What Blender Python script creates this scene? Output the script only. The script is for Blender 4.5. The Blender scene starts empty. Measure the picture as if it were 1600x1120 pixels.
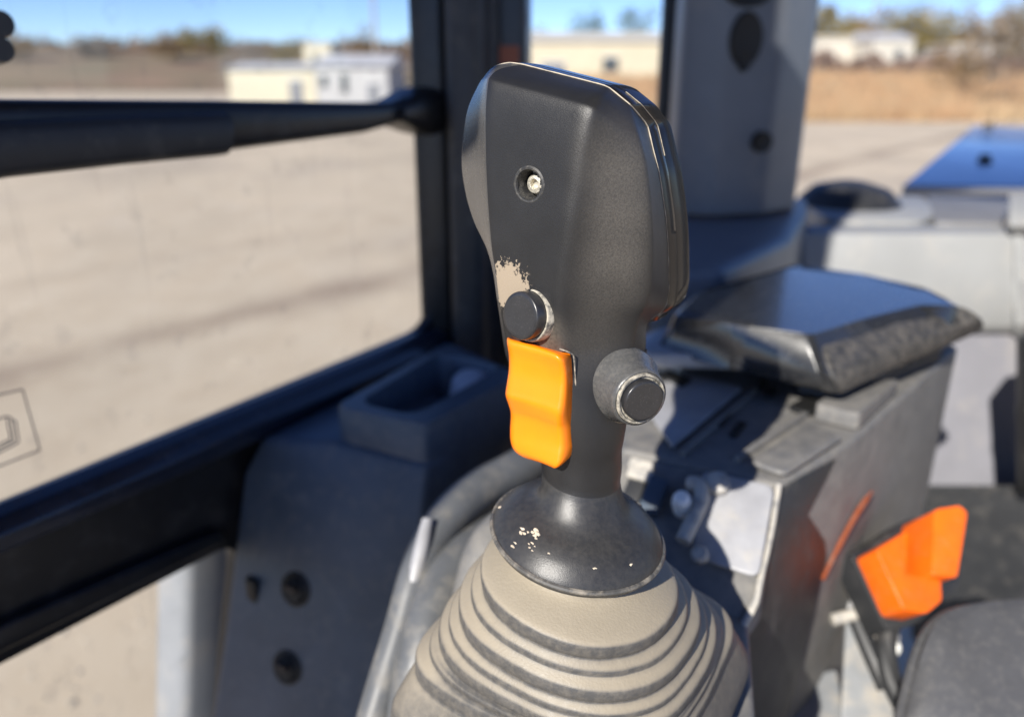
import bpy, bmesh, math, random
from mathutils import Vector, Matrix, noise
random.seed(7)
R = math.radians
S = bpy.context.scene
COL = S.collection

# ------------------------------------------------------------------ camera
CAMZ = 1.70
F = 1200.0                       # focal length in reference pixels (1600 wide)
PITCH = math.atan(432 / 1200)
sp, cp = math.sin(PITCH), math.cos(PITCH)
O = Vector((0, 0, CAMZ))
cam = bpy.data.cameras.new('camera'); camo = bpy.data.objects.new('camera', cam); COL.objects.link(camo)
camo.location = O; camo.rotation_euler = (R(90) - PITCH, 0, 0)
cam.sensor_width = 36; cam.lens = 27.0; cam.clip_start = 0.01; cam.clip_end = 3000
cam.dof.use_dof = True; cam.dof.focus_distance = 0.275; cam.dof.aperture_fstop = 5.4
S.camera = camo

# ------------------------------------------------------------------ light
SUN_AZ, SUN_EL = R(31), R(33)    # light travels towards +Y turned SUN_AZ to the right
w = bpy.data.worlds.new('World'); S.world = w; w.use_nodes = True
nt = w.node_tree; bg = nt.nodes['Background']
sky = nt.nodes.new('ShaderNodeTexSky'); sky.sky_type = 'NISHITA'; sky.sun_disc = False
sky.sun_elevation = SUN_EL; sky.sun_rotation = R(180) + SUN_AZ
sky.altitude = 2500; sky.air_density = 0.9; sky.dust_density = 0.6; sky.ozone_density = 3.6
hs = nt.nodes.new('ShaderNodeHueSaturation'); hs.inputs['Saturation'].default_value = 1.12; hs.inputs['Hue'].default_value = .513
nt.links.new(sky.outputs[0], hs.inputs['Color']); nt.links.new(hs.outputs[0], bg.inputs[0])
bg.inputs[1].default_value = 0.105
sun = bpy.data.lights.new('sun', 'SUN'); sun.energy = 4.9; sun.angle = R(0.53); sun.color = (1, .95, .87)
suno = bpy.data.objects.new('sun', sun); COL.objects.link(suno); suno.location = (-3, -4, 6)
ldir = Vector((math.sin(SUN_AZ) * math.cos(SUN_EL), math.cos(SUN_AZ) * math.cos(SUN_EL), -math.sin(SUN_EL)))
suno.rotation_euler = ldir.to_track_quat('-Z', 'Y').to_euler()
S.view_settings.view_transform = 'Standard'; S.view_settings.look = 'None'
S.view_settings.gamma = 1.0; S.view_settings.exposure = 0.68; S.view_settings.use_curve_mapping = False
S.render.engine = 'CYCLES'
S.cycles.use_denoising = True
S.cycles.max_bounces = 8; S.cycles.transparent_max_bounces = 12

# ------------------------------------------------------------------ survey helpers: sight lines onto known planes
def ray(u, v):
    a, b = (u - 800) / F, (v - 560) / F
    return Vector((a, cp - b * sp, -sp - b * cp))
def P(u, v, d): return O + ray(u, v) * d
def PY(u, v, y): r = ray(u, v); return O + r * (y / r.y)
def PZ(u, v, z): r = ray(u, v); return O + r * (z / r.z)
def PN(u, v, p0, n): r = ray(u, v); return O + r * ((p0 - O).dot(n) / r.dot(n))
ZUP = Vector((0, 0, 1))
_a, _b = PZ(650, 510, -.25), PZ(0, 780, -.25)
E1 = (_a - _b).normalized()                 # along the cab's side wall, towards the rear
E2 = Vector((E1.y, -E1.x, 0))               # from the side wall into the cab
W0 = _a.copy()
def PW(u, v, off=0): return PN(u, v, W0 + E2 * off, E2)

# ------------------------------------------------------------------ mesh helpers
def link(name, me, parent=None, label=None, cat=None, group=None, kind=None, loc=None):
    o = bpy.data.objects.new(name, me); COL.objects.link(o)
    if loc is not None: o.location = loc
    if parent is not None: o.parent = parent
    if label: o['label'] = label
    if cat: o['category'] = cat
    if group: o['group'] = group
    if kind: o['kind'] = kind
    return o
def thing(name, label, cat, loc, group=None):
    o = link(name, None, None, label, cat, group); o.location = loc; o.empty_display_size = .02
    return o
def worldloc(o):
    v = Vector((0, 0, 0))
    while o is not None: v += o.location; o = o.parent
    return v
def mk(name, vs, fs, mat, parent=None, bevel=0, seg=3, smooth=True, angle=35, fix=True, sub=0, solid=0, **kw):
    org = worldloc(parent) if parent is not None else (sum((Vector(v) for v in vs), Vector()) / len(vs))
    me = bpy.data.meshes.new(name)
    me.from_pydata([tuple(Vector(v) - org) for v in vs], [], [tuple(f) for f in fs])
    bm = bmesh.new(); bm.from_mesh(me)
    bmesh.ops.remove_doubles(bm, verts=bm.verts, dist=1e-6)
    if fix: bmesh.ops.recalc_face_normals(bm, faces=bm.faces)
    if bevel:
        es = [e for e in bm.edges if len(e.link_faces) == 2 and e.calc_face_angle(0) > R(25)]
        bmesh.ops.bevel(bm, geom=es, offset=bevel, segments=seg, profile=.5, affect='EDGES', clamp_overlap=True)
    bm.to_mesh(me); bm.free()
    if smooth:
        me.shade_smooth(); me.set_sharp_from_angle(angle=R(angle))
    me.materials.append(mat)
    o = link(name, me, parent, loc=(org if parent is None else None), **kw)
    if solid:
        m = o.modifiers.new('s', 'SOLIDIFY'); m.thickness = solid; m.offset = -1
    if sub:
        m = o.modifiers.new('u', 'SUBSURF'); m.levels = m.render_levels = sub
    return o
def prism(poly, ext):
    n = len(poly); vs = [Vector(p) for p in poly] + [Vector(p) + ext for p in poly]
    fs = [list(range(n)), list(range(2 * n - 1, n - 1, -1))] + [[i, i + n, (i + 1) % n + n, (i + 1) % n] for i in range(n)]
    return vs, fs
def loft(rings, cap0=True, cap1=True, closed=True):
    n = len(rings[0]); vs = [p for r in rings for p in r]; fs = []
    for k in range(len(rings) - 1):
        for i in range(n if closed else n - 1):
            j = (i + 1) % n
            fs.append([k * n + i, k * n + j, (k + 1) * n + j, (k + 1) * n + i])
    if cap0: fs.append(list(range(n))[::-1])
    if cap1: fs.append([(len(rings) - 1) * n + i for i in range(n)])
    return vs, fs
def box(c, ax, ay, az):                      # centre + three half-extent vectors
    vs = [c + ax * i + ay * j + az * k for i in (-1, 1) for j in (-1, 1) for k in (-1, 1)]
    return vs, [[0, 1, 3, 2], [4, 6, 7, 5], [0, 4, 5, 1], [2, 3, 7, 6], [0, 2, 6, 4], [1, 5, 7, 3]]
def frame(ax):
    ax = ax.normalized(); x = ax.cross(ZUP)
    if x.length < .05: x = Vector((1, 0, 0)).cross(ax)
    x.normalize(); return x, x.cross(ax).normalized()
def lathe(c, ax, prof, n=40, x=None, cap0=True):        # prof: (radius, height along axis)
    ax = ax.normalized()
    if x is None: x, y = frame(ax)
    else: y = ax.cross(x).normalized(); x = y.cross(ax)
    rings = [[c + ax * h + (x * math.cos(2 * math.pi * i / n) + y * math.sin(2 * math.pi * i / n)) * r for i in range(n)] for r, h in prof]
    return loft(rings, cap0)
def tube(pts, r, n=12):
    rings = []
    for k, p in enumerate(pts):
        d = (pts[min(k + 1, len(pts) - 1)] - pts[max(k - 1, 0)])
        x, y = frame(d); rr = r[k] if isinstance(r, (list, tuple)) else r
        rings.append([p + (x * math.cos(2 * math.pi * i / n) + y * math.sin(2 * math.pi * i / n)) * rr for i in range(n)])
    return loft(rings)
def cr(pts, k=6):                            # Catmull-Rom through points
    out = []
    for i in range(len(pts) - 1):
        p0, p1, p2, p3 = pts[max(i - 1, 0)], pts[i], pts[i + 1], pts[min(i + 2, len(pts) - 1)]
        for s in range(k):
            t = s / k
            out.append(.5 * ((2 * p1) + (p2 - p0) * t + (2 * p0 - 5 * p1 + 4 * p2 - p3) * t * t + (3 * p1 - p0 - 3 * p2 + p3) * t ** 3))
    out.append(pts[-1].copy()); return out
def roundpoly(pts, rad, k=5, closed=True):   # round the corners of a polygon by distance
    out = []; n = len(pts)
    for i in range(n):
        p, a, b = pts[i], pts[i - 1], pts[(i + 1) % n]
        r = rad[i] if isinstance(rad, (list, tuple)) else rad
        if r == 0: out.append(p.copy()); continue
        ra = min(r, (a - p).length * .48); rb = min(r, (b - p).length * .48)
        A, B = p + (a - p).normalized() * ra, p + (b - p).normalized() * rb
        for s in range(k + 1):
            t = s / k; out.append(A * (1 - t) ** 2 + p * 2 * t * (1 - t) + B * t * t)
    return out

# ------------------------------------------------------------------ materials
def mat(name, col, rough=.5, var=.15, vscale=20, bump=0, bscale=800, dust=0, dustcol=(.42, .36, .28), dscale=60, dth=.55,
        metal=0, spec=.5, coat=0, stretch=None, dwidth=.2, col2=None, c2th=.6):
    m = bpy.data.materials.new(name); m.use_nodes = True
    t = m.node_tree; N = t.nodes; L = t.links; b = N['Principled BSDF']
    tc = N.new('ShaderNodeTexCoord'); mp = N.new('ShaderNodeMapping'); L.new(tc.outputs['Object'], mp.inputs[0])
    if stretch: mp.inputs['Scale'].default_value = stretch
    def nz(scale, det=5, rough=.6):
        n = N.new('ShaderNodeTexNoise'); n.inputs['Scale'].default_value = scale; n.inputs['Detail'].default_value = det
        n.inputs['Roughness'].default_value = rough; L.new(mp.outputs[0], n.inputs['Vector']); return n.outputs['Fac']
    def ramp(f, a, c0, bb, c1):
        r = N.new('ShaderNodeValToRGB'); L.new(f, r.inputs[0]); e = r.color_ramp.elements
        e[0].position = a; e[0].color = (*c0, 1); e[1].position = bb; e[1].color = (*c1, 1); return r.outputs[0]
    c0 = tuple(x * (1 - var) for x in col); c1 = tuple(min(1, x * (1 + var)) for x in col)
    colr = ramp(nz(vscale), .3, c0, .7, c1)
    def mix(f, a, bcol):
        x = N.new('ShaderNodeMix'); x.data_type = 'RGBA'; L.new(f, x.inputs[0]); L.new(a, x.inputs[6])
        if hasattr(bcol, 'links'): L.new(bcol, x.inputs[7])
        else: x.inputs[7].default_value = (*bcol, 1)
        return x.outputs[2]
    if col2: colr = mix(ramp(nz(vscale * .37, 4), c2th - .08, (0, 0, 0), c2th + .08, (1, 1, 1)), colr, col2)
    rr = N.new('ShaderNodeMath'); rr.operation = 'MULTIPLY_ADD'; L.new(nz(vscale * 2.3), rr.inputs[0])
    rr.inputs[1].default_value = .25 * rough; rr.inputs[2].default_value = rough * .87
    ro = rr.outputs[0]
    if dust:
        f = ramp(nz(dscale, 9, .68), dth - dwidth / 2, (0, 0, 0), dth + dwidth / 2, (dust,) * 3)
        colr = mix(f, colr, dustcol)
        ad = N.new('ShaderNodeMath'); ad.operation = 'MULTIPLY_ADD'; L.new(f, ad.inputs[0]); ad.inputs[1].default_value = .5
        L.new(ro, ad.inputs[2]); ad.use_clamp = True; ro = ad.outputs[0]
    L.new(colr, b.inputs['Base Color']); L.new(ro, b.inputs['Roughness'])
    b.inputs['Metallic'].default_value = metal; b.inputs['Specular IOR Level'].default_value = spec
    b.inputs['Coat Weight'].default_value = coat
    if bump:
        bp = N.new('ShaderNodeBump'); bp.inputs['Strength'].default_value = bump; bp.inputs['Distance'].default_value = .0006
        L.new(nz(bscale, 3), bp.inputs['Height']); L.new(bp.outputs[0], b.inputs['Normal'])
    m['col'] = 0
    m_out[name] = (t, colr, b, mp, ro)
    return m
m_out = {}
def local_dust(m, name, p, rad, amount=1., col=(.5, .42, .32), nscale=180, nw=.5):
    """a patch of dried dust of its own shape, round point p (object space)"""
    t, colr, b, mp, ro = m_out[name]; N, L = t.nodes, t.links
    d = N.new('ShaderNodeVectorMath'); d.operation = 'DISTANCE'
    tc = N.new('ShaderNodeTexCoord'); L.new(tc.outputs['Object'], d.inputs[0]); d.inputs[1].default_value = p
    n = N.new('ShaderNodeTexNoise'); n.inputs['Scale'].default_value = nscale; n.inputs['Detail'].default_value = 10; n.inputs['Roughness'].default_value = .7
    L.new(tc.outputs['Object'], n.inputs['Vector'])
    a = N.new('ShaderNodeMath'); a.operation = 'MULTIPLY_ADD'; L.new(n.outputs['Fac'], a.inputs[0]); a.inputs[1].default_value = rad * nw * 4
    a.inputs[2].default_value = -rad * nw * 2
    s = N.new('ShaderNodeMath'); s.operation = 'ADD'; L.new(d.outputs['Value'], s.inputs[0]); L.new(a.outputs[0], s.inputs[1])
    r = N.new('ShaderNodeMapRange'); L.new(s.outputs[0], r.inputs[0]); r.inputs[1].default_value = rad * 1.04; r.inputs[2].default_value = rad * .96
    r.inputs[3].default_value = 0; r.inputs[4].default_value = amount
    x = N.new('ShaderNodeMix'); x.data_type = 'RGBA'; L.new(r.outputs[0], x.inputs[0]); L.new(colr, x.inputs[6]); x.inputs[7].default_value = (*col, 1)
    L.new(x.outputs[2], b.inputs['Base Color'])
    q = N.new('ShaderNodeMath'); q.operation = 'MAXIMUM'; L.new(r.outputs[0], q.inputs[0]); L.new(ro, q.inputs[1]); L.new(q.outputs[0], b.inputs['Roughness'])
    m_out[name] = (t, x.outputs[2], b, mp, q.outputs[0])
def soft_dust(m, name, p, rad, amount, col=(.3, .26, .2), nscale=900):
    t, colr, b, mp, ro = m_out[name]; N, L = t.nodes, t.links
    tc = N.new('ShaderNodeTexCoord'); d = N.new('ShaderNodeVectorMath'); d.operation = 'DISTANCE'
    L.new(tc.outputs['Object'], d.inputs[0]); d.inputs[1].default_value = p
    r = N.new('ShaderNodeMapRange'); r.interpolation_type = 'SMOOTHSTEP'; L.new(d.outputs['Value'], r.inputs[0])
    r.inputs[1].default_value = rad; r.inputs[2].default_value = rad * .2; r.inputs[3].default_value = 0; r.inputs[4].default_value = amount
    n = N.new('ShaderNodeTexNoise'); n.inputs['Scale'].default_value = nscale; n.inputs['Detail'].default_value = 4; L.new(tc.outputs['Object'], n.inputs['Vector'])
    k = N.new('ShaderNodeMath'); k.operation = 'MULTIPLY'; L.new(r.outputs[0], k.inputs[0]); L.new(n.outputs['Fac'], k.inputs[1])
    x = N.new('ShaderNodeMix'); x.data_type = 'RGBA'; L.new(k.outputs[0], x.inputs[0]); L.new(colr, x.inputs[6]); x.inputs[7].default_value = (*col, 1)
    L.new(x.outputs[2], b.inputs['Base Color']); m_out[name] = (t, x.outputs[2], b, mp, ro)

DUST = (.46, .39, .29)
M = {}
M['grip'] = mat('grip_plastic', (.0145, .0145, .0152), .40, .15, 60, .22, 2400, .5, (.22, .2, .17), 1500, .735, dwidth=.05, spec=.42)
M['grip_gloss'] = mat('grip_gloss', (.011, .011, .012), .2, .2, 60, 0, 1, .2, (.25, .22, .18), 1200, .72, dwidth=.08)
M['lit_side_grey'] = mat('lit_side_plastic', (.062, .06, .058), .26, .1, 80, .05, 2500, .1, DUST, 300, .66, spec=.6)  # paler grey carries the sun on the grip's left side; rocker shares it
M['well'] = mat('screw_well', (.03, .03, .03), .5, .2, 300, .1, 2000, .3, (.3, .27, .22), 500, .6)
M['dustline'] = mat('dried_dust', (.46, .40, .31), .95, .25, 400)
M['button'] = mat('button_rubber', (.022, .022, .024), .3, .2, 120, 0, 1, .35, (.2, .19, .17), 1500, .66)
M['bezel'] = mat('dusty_bezel', (.06, .06, .058), .4, .2, 300, .1, 2000, .9, (.46, .42, .34), 350, .47)
M['orange'] = mat('orange_plastic', (.95, .225, .003), .34, .06, 60, .08, 1500, .6, (.30, .14, .05), 420, .72, dwidth=.05)
M['steel'] = mat('screw_steel', (.62, .58, .48), .35, .3, 900, .3, 3000, .6, (.5, .45, .36), 900, .6, metal=.7)
M['dark'] = mat('dark_hole', (.008, .008, .008), .6, .1)
M['boot'] = mat('rubber_boot', (.07, .069, .068), .5, .15, 60, .3, 900, .3, (.30, .26, .2), 260, .56, dwidth=.3)
M['blackpaint'] = mat('black_paint', (.012, .0125, .014), .34, .3, 25, .12, 700, .25, (.12, .11, .1), 40, .62, stretch=(1, 1, 1))
M['sillpaint'] = mat('sky_tinted_sill', (.012, .017, .03), .22, .3, 25, .1, 500, .2, (.12, .11, .1), 60, .64, coat=.5)  # black paint tinted blue to carry the sky's reflection
M['blackmatte'] = mat('black_plastic', (.022, .023, .025), .5, .2, 30, .2, 1200, .3, (.2, .18, .15), 45, .62)
M['console'] = mat('console_plastic', (.058, .078, .105), .42, .15, 25, .2, 1500, .35, (.2, .2, .19), 90, .6)
M['consoledusty'] = mat('dusty_console_plastic', (.125, .124, .122), .5, .15, 30, .3, 1000, .45, (.34, .31, .26), 90, .55, dwidth=.4)
M['coversheet'] = mat('grey_cover', (.30, .30, .31), .4, .15, 50, .1, 900, .4, (.42, .38, .31), 60, .6)
M['rail'] = mat('grey_rail', (.24, .25, .26), .45, .12, 40, .1, 900, .55, DUST, 50, .56)
M['railgrey'] = mat('dark_rail', (.10, .105, .11), .42, .15, 40, .1, 900, .4, (.3, .27, .22), 60, .6)
M['column'] = mat('grey_column', (.125, .14, .165), .42, .08, 15, .05, 800, .15, DUST, 20, .64)
M['trim'] = mat('pale_trim', (.29, .295, .295), .55, .06, 12, .15, 900, .3, (.5, .45, .38), 25, .62)
M['trim2'] = mat('grey_trim', (.21, .21, .235), .6, .08, 12, .15, 900, .3, (.4, .36, .3), 25, .62)
M['arm'] = mat('armrest_vinyl', (.02, .021, .023), .25, .2, 30, .06, 1400, .2, (.25, .23, .2), 140, .66, spec=.9, coat=.4)
M['armworn'] = mat('worn_vinyl', (.04, .039, .037), .5, .2, 60, .5, 300, .4, (.30, .26, .21), 160, .58, dwidth=.3)
M['seat'] = mat('seat_vinyl', (.07, .07, .073), .5, .12, 40, .3, 900, .2, (.25, .23, .2), 200, .6)
M['orangedark'] = mat('buckle_orange', (.80, .13, .006), .32, .1, 90, .05, 900, .45, (.35, .16, .07), 160, .64)
M['orangepaint'] = mat('orange_paint', (.26, .06, .018), .5, .15, 40, 0, 1, .4, (.25, .18, .13), 80, .58)
M['hood'] = mat('gloss_hood', (.60, .64, .68), .3, .05, 5, 0, 1, .2, (.35, .35, .36), 8, .62, metal=.85, coat=.3)
M['greypost'] = mat('grey_steel', (.25, .26, .275), .5, .1, 12, .1, 400, .3, DUST, 25, .6)
M['white'] = mat('white_key', (.75, .75, .72), .35, .1, 60)
M['line'] = mat('etched_line', (.16, .15, .14), .8, .3, 400)

# ------------------------------------------------------------------ ground and far setting
def groundmat():
    m = mat('gravel_lot', (.47, .385, .275), .95, .16, .6, .4, 9, .6, (.55, .475, .36), 2.6, .53, dwidth=.3, col2=(.33, .27, .205), c2th=.62, stretch=(1, .6, 1))
    t, colr, b, mp, ro = m_out['gravel_lot']; N, L = t.nodes, t.links
    ge = N.new('ShaderNodeNewGeometry'); n = N.new('ShaderNodeTexNoise'); n.inputs['Scale'].default_value = .55; n.inputs['Detail'].default_value = 7; L.new(ge.outputs['Position'], n.inputs['Vector'])
    for c, wd, am in ((-5.24, .60, .85), (-7.6, .40, .2)):      # damp wheel ruts
        d = N.new('ShaderNodeVectorMath'); d.operation = 'DOT_PRODUCT'; L.new(ge.outputs['Position'], d.inputs[0]); d.inputs[1].default_value = (.779, -.627, 0)
        a = N.new('ShaderNodeMath'); a.operation = 'SUBTRACT'; L.new(d.outputs['Value'], a.inputs[0]); a.inputs[1].default_value = c
        e = N.new('ShaderNodeMath'); e.operation = 'ABSOLUTE'; L.new(a.outputs[0], e.inputs[0])
        f = N.new('ShaderNodeMath'); f.operation = 'MULTIPLY_ADD'; L.new(n.outputs['Fac'], f.inputs[0]); f.inputs[1].default_value = 1.7; L.new(e.outputs[0], f.inputs[2])
        r = N.new('ShaderNodeMapRange'); r.interpolation_type = 'SMOOTHSTEP'; L.new(f.outputs[0], r.inputs[0]); r.inputs[1].default_value = 0.80 + wd; r.inputs[2].default_value = .6; r.inputs[4].default_value = am
        x = N.new('ShaderNodeMix'); x.data_type = 'RGBA'; L.new(r.outputs[0], x.inputs[0]); L.new(colr, x.inputs[6]); x.inputs[7].default_value = (.23, .17, .12, 1); colr = x.outputs[2]
    L.new(colr, b.inputs['Base Color'])
    return m
M['ground'] = groundmat()
gv = [(-600, -200, 0), (600, -200, 0), (600, 900, 0), (-600, 900, 0)]
g = mk('ground', gv, [[0, 1, 2, 3]], M['ground'], kind='structure'); g['label'] = 'pale packed gravel lot stretching out beyond the cab'

# ------------------------------------------------------------------ the cab shell
cab = thing('loader_cab', 'black framed loader cab with side windows and grey rear column around the joystick', 'cab', O + E1 * .5 + E2 * .6 + Vector((0, 0, -1.2)))
def wallpoly(px, off=0, th=.02): return prism([PW(u, v, off) for u, v in px], E2 * th)
def smoothpx(px, rad):
    p = roundpoly([Vector((u, v, 0)) for u, v in px], rad, 5); return [(q.x, q.y) for q in p]
sill = smoothpx([(-260, 888), (0, 780), (662, 508), (660, 440), (800, 430), (800, 600), (440, 740), (338, 1200), (322, 1200), (356, 838), (0, 1018), (-260, 1150)],
                [0, 0, 38, 0, 0, 0, 0, 0, 0, 38, 0, 0])
mk('side_panel', *wallpoly(sill, 0, .014), M['blackpaint'], cab, bevel=.002)
# raised inner rails of the side panel
def rail_on_wall(name, px, off, th, m=M['blackpaint'], bev=.003):
    return mk(name, *wallpoly(px, off, th), m, cab, bevel=bev)
rings = []
for (u, v), (u2, v2), (u3, v3) in (((-260, 893), (-260, 955), (-260, 985)), ((0, 785), (0, 838), (0, 866)), ((640, 525), (655, 560), (660, 576)), ((760, 476), (775, 510), (780, 530))):
    a, b, c = PW(u, v, .013), PW(u2, v2, .034), PW(u3, v3, .034)
    rings.append([a, a.lerp(b, .5) + (E2 + ZUP) * .003, b, c, PW(u3, v3, .010), PW(u, v, .010)])
mk('sill_rail', *loft(rings), M['sillpaint'], cab, bevel=.002)
rail_on_wall('lower_rail', [(-260, 1088), (0, 962), (330, 822), (345, 838), (0, 1004), (-260, 1135)], .012, .012)
# pillar between the two windows
def vpost(name, u0, u1, vref, y, depth, m, ztop=.55, zbot=-.9, bev=.006, parent=cab):
    a, b = PY(u0, vref, y), PY(u1, vref, y); a.z = b.z = CAMZ + ztop
    back = Vector((.15, 1, 0)).normalized() * depth
    return mk(name, *prism([a, b, b + back, a + back], Vector((0, 0, zbot - ztop))), m, parent, bevel=bev)
vpost('window_pillar', 648, 700, 300, .80, .07, M['blackpaint'])
vpost('pillar_rib', 697, 752, 300, .78, .09, M['blackmatte'], bev=.012)
vpost('pillar_flange', 748, 776, 300, .84, .06, M['blackmatte'])
vpost('pillar_back', 772, 819, 300, .87, .06, M['blackpaint'])
a, b = PY(766, 72, .868), PY(811, 101, .868)
mk('orange_sticker', *prism([a, Vector((b.x, a.y, a.z)), Vector((b.x, a.y, b.z)), Vector((a.x, a.y, b.z))], Vector((0, -.002, 0))), M['orangepaint'], cab)
# window glass
def glassmat():
    m = bpy.data.materials.new('cab_glass'); m.use_nodes = True; t = m.node_tree; N, L = t.nodes, t.links
    N.remove(N['Principled BSDF']); out = N['Material Output']
    tr = N.new('ShaderNodeBsdfTransparent'); tr.inputs[0].default_value = (.96, .97, .97, 1)
    gl = N.new('ShaderNodeBsdfGlossy'); gl.inputs['Roughness'].default_value = .03
    df = N.new('ShaderNodeBsdfDiffuse'); df.inputs[0].default_value = (.5, .48, .44, 1)
    tc = N.new('ShaderNodeTexCoord')
    n = N.new('ShaderNodeTexNoise'); n.inputs['Scale'].default_value = 45; n.inputs['Detail'].default_value = 8; L.new(tc.outputs['Object'], n.inputs['Vector'])
    r = N.new('ShaderNodeMapRange'); L.new(n.outputs['Fac'], r.inputs[0]); r.inputs[1].default_value = .6; r.inputs[2].default_value = .85; r.inputs[3].default_value = .05; r.inputs[4].default_value = .3
    m2 = N.new('ShaderNodeMapping'); m2.inputs['Scale'].default_value = (60, 60, 5); L.new(tc.outputs['Object'], m2.inputs[0])
    n2 = N.new('ShaderNodeTexNoise'); n2.inputs['Scale'].default_value = 1; n2.inputs['Detail'].default_value = 4; L.new(m2.outputs[0], n2.inputs['Vector'])
    r2 = N.new('ShaderNodeMapRange'); L.new(n2.outputs['Fac'], r2.inputs[0]); r2.inputs[1].default_value = .62; r2.inputs[2].default_value = .8; r2.inputs[3].default_value = 0; r2.inputs[4].default_value = .16
    ad = N.new('ShaderNodeMath'); ad.operation = 'ADD'; L.new(r.outputs[0], ad.inputs[0]); L.new(r2.outputs[0], ad.inputs[1]); r = ad
    a = N.new('ShaderNodeMixShader'); a.inputs[0].default_value = .05; L.new(tr.outputs[0], a.inputs[1]); L.new(gl.outputs[0], a.inputs[2])
    b = N.new('ShaderNodeMixShader'); L.new(r.outputs[0], b.inputs[0]); L.new(a.outputs[0], b.inputs[1]); L.new(df.outputs[0], b.inputs[2])
    L.new(b.outputs[0], out.inputs[0]); return m
M['glass'] = glassmat()
def pane(name, px, off): return mk(name, [PW(u, v, off) for u, v in px], [list(range(len(px)))], M['glass'], cab, smooth=False)
pane('window_pane', [(-300, -160), (690, -160), (690, 520), (0, 800), (-300, 925)], -.012)
pane('lower_pane', [(-300, 1130), (0, 990), (370, 815), (345, 1240), (-300, 1240)], -.012)
# etched service mark on the pane: square frame with a small book
def markline(pts, wpx=2.0, off=-.009):
    vs, fs = [], []
    for i in range(len(pts) - 1):
        a, b = Vector((*pts[i], 0)), Vector((*pts[i + 1], 0)); d = (b - a).normalized(); n = Vector((-d.y, d.x, 0)) * wpx / 2
        q = [a + n, b + n, b - n, a - n]; k = len(vs)
        vv = [PW(p.x, p.y, off) for p in q]; vs += vv + [p + E2 * .0006 for p in vv]
        fs += [[k + 4, k + 5, k + 6, k + 7], [k, k + 1, k + 5, k + 4], [k + 2, k + 3, k + 7, k + 6], [k + 1, k + 2, k + 6, k + 5], [k + 3, k, k + 4, k + 7]]
    return vs, fs
vs, fs = [], []
for pts in ([(-50, 628), (35, 608), (62, 703), (-20, 735), (-50, 628)], [(-20, 660), (10, 650), (16, 686), (-14, 700)], [(10, 650), (17, 652), (22, 688), (-10, 705)], [(17, 655), (24, 657), (29, 689), (26, 692), (-6, 709)]):
    a, b = markline(pts); fs += [[i + len(vs) for i in f] for f in b]; vs += a
mk('etched_mark', vs, fs, M['line'], cab, smooth=False)
# rubber stop at the top of the pane
for v0 in (38, 78):
    c = PW(-8, v0, .0)
    mk('rubber_stop', *lathe(c, E2, [(.0, -.006), (.007, -.006), (.0085, 0), (.007, .008), (0, .008)], 16), M['blackmatte'], cab)
# thin rear pillar and grey rear column
vpost('rear_pillar', 1024, 1060, 200, 1.12, .05, M['blackpaint'])
YC = 1.0
def colpt(u, v, y, z): p = PY(u, v, y); p.z = CAMZ + z; return p
colu = [(1048, 1.06), (1060, 1.0), (1125, .985), (1212, 1.0), (1262, 1.05), (1262, 1.2), (1048, 1.2)]
cpl = roundpoly([colpt(u, 150, y, .5) for u, y in colu], .012, 4)
column = mk('rear_column', *prism(cpl, Vector((0, 0, -.66))), M['column'], cab, angle=60)
# recesses in the column: dark plugs set 2 mm proud of rims
def plug(u, v, y, rx, rz, name='column_recess', parent=cab, m=M['dark'], yaw=.2, ring=True):
    c = PY(u, v, y); X = Vector((math.cos(yaw), math.sin(yaw), 0)); n = Vector((X.y, -X.x, 0))
    r0 = [c + n * .001 + X * rx * math.cos(t) + ZUP * rz * math.sin(t) for t in [2 * math.pi * i / 24 for i in range(24)]]
    r1 = [c + n * .004 + (p - c - n * .001) * .93 for p in r0]; r2 = [c + n * .0036 + (p - c - n * .001) * .85 for p in r0]
    rb = [p - n * .02 for p in r0]
    return mk(name, *loft([rb, r0, r1, r2]), m, parent)
plug(1166, 62, .988, .021, .031); plug(1163, 96, .988, .008, .012); plug(1191, 222, .992, .013, .013); plug(1170, -8, .988, .028, .013)
# rear shelf below the column
shelf = [PZ(u, v, -.165) for u, v in ((1040, 318), (1262, 308), (1262, 330), (1236, 372), (1130, 420), (1020, 420))]
mk('rear_shelf', *prism(shelf, Vector((0, 0, -.3))), M['column'], cab, bevel=.01)
# roof and the broad front post that keep the sun off the side wall
def cabpt(s, t, z): return O + E1 * s + E2 * t + ZUP * z
wt = (W0 - O).dot(E2)
mk('front_post', *prism([cabpt(-.62, wt - .03, -1.1), cabpt(-.62, wt + .243, -1.1), cabpt(-.50, wt + .243, -1.1), cabpt(-.50, wt - .03, -1.1)], ZUP * 1.95), M['blackpaint'], cab, bevel=.02)
mk('roof', *prism([cabpt(-.5, wt - .02, .80), cabpt(1.12, wt - .02, .80), cabpt(1.12, wt + 1.3, .80), cabpt(.02, wt + 1.3, .80), cabpt(.02, wt + .26, .80), cabpt(-.5, wt + .26, .80)], ZUP * .06), M['blackpaint'], cab, bevel=.01)
mk('sun_blocker', *prism([cabpt(-.19, wt - .02, .26), cabpt(-.19, wt + .34, .26), cabpt(-.175, wt + .34, .26), cabpt(-.175, wt - .02, .26)], ZUP * .56), M['blackmatte'], cab, bevel=.004)  # unseen plate, added only to shade the column and shelf
mk('cab_floor', *prism([cabpt(-.5, wt, -1.0), cabpt(1.25, wt, -1.0), cabpt(1.25, wt + 1.3, -1.0), cabpt(-.5, wt + 1.3, -1.0)], ZUP * .04), M['blackmatte'], cab)

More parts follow.
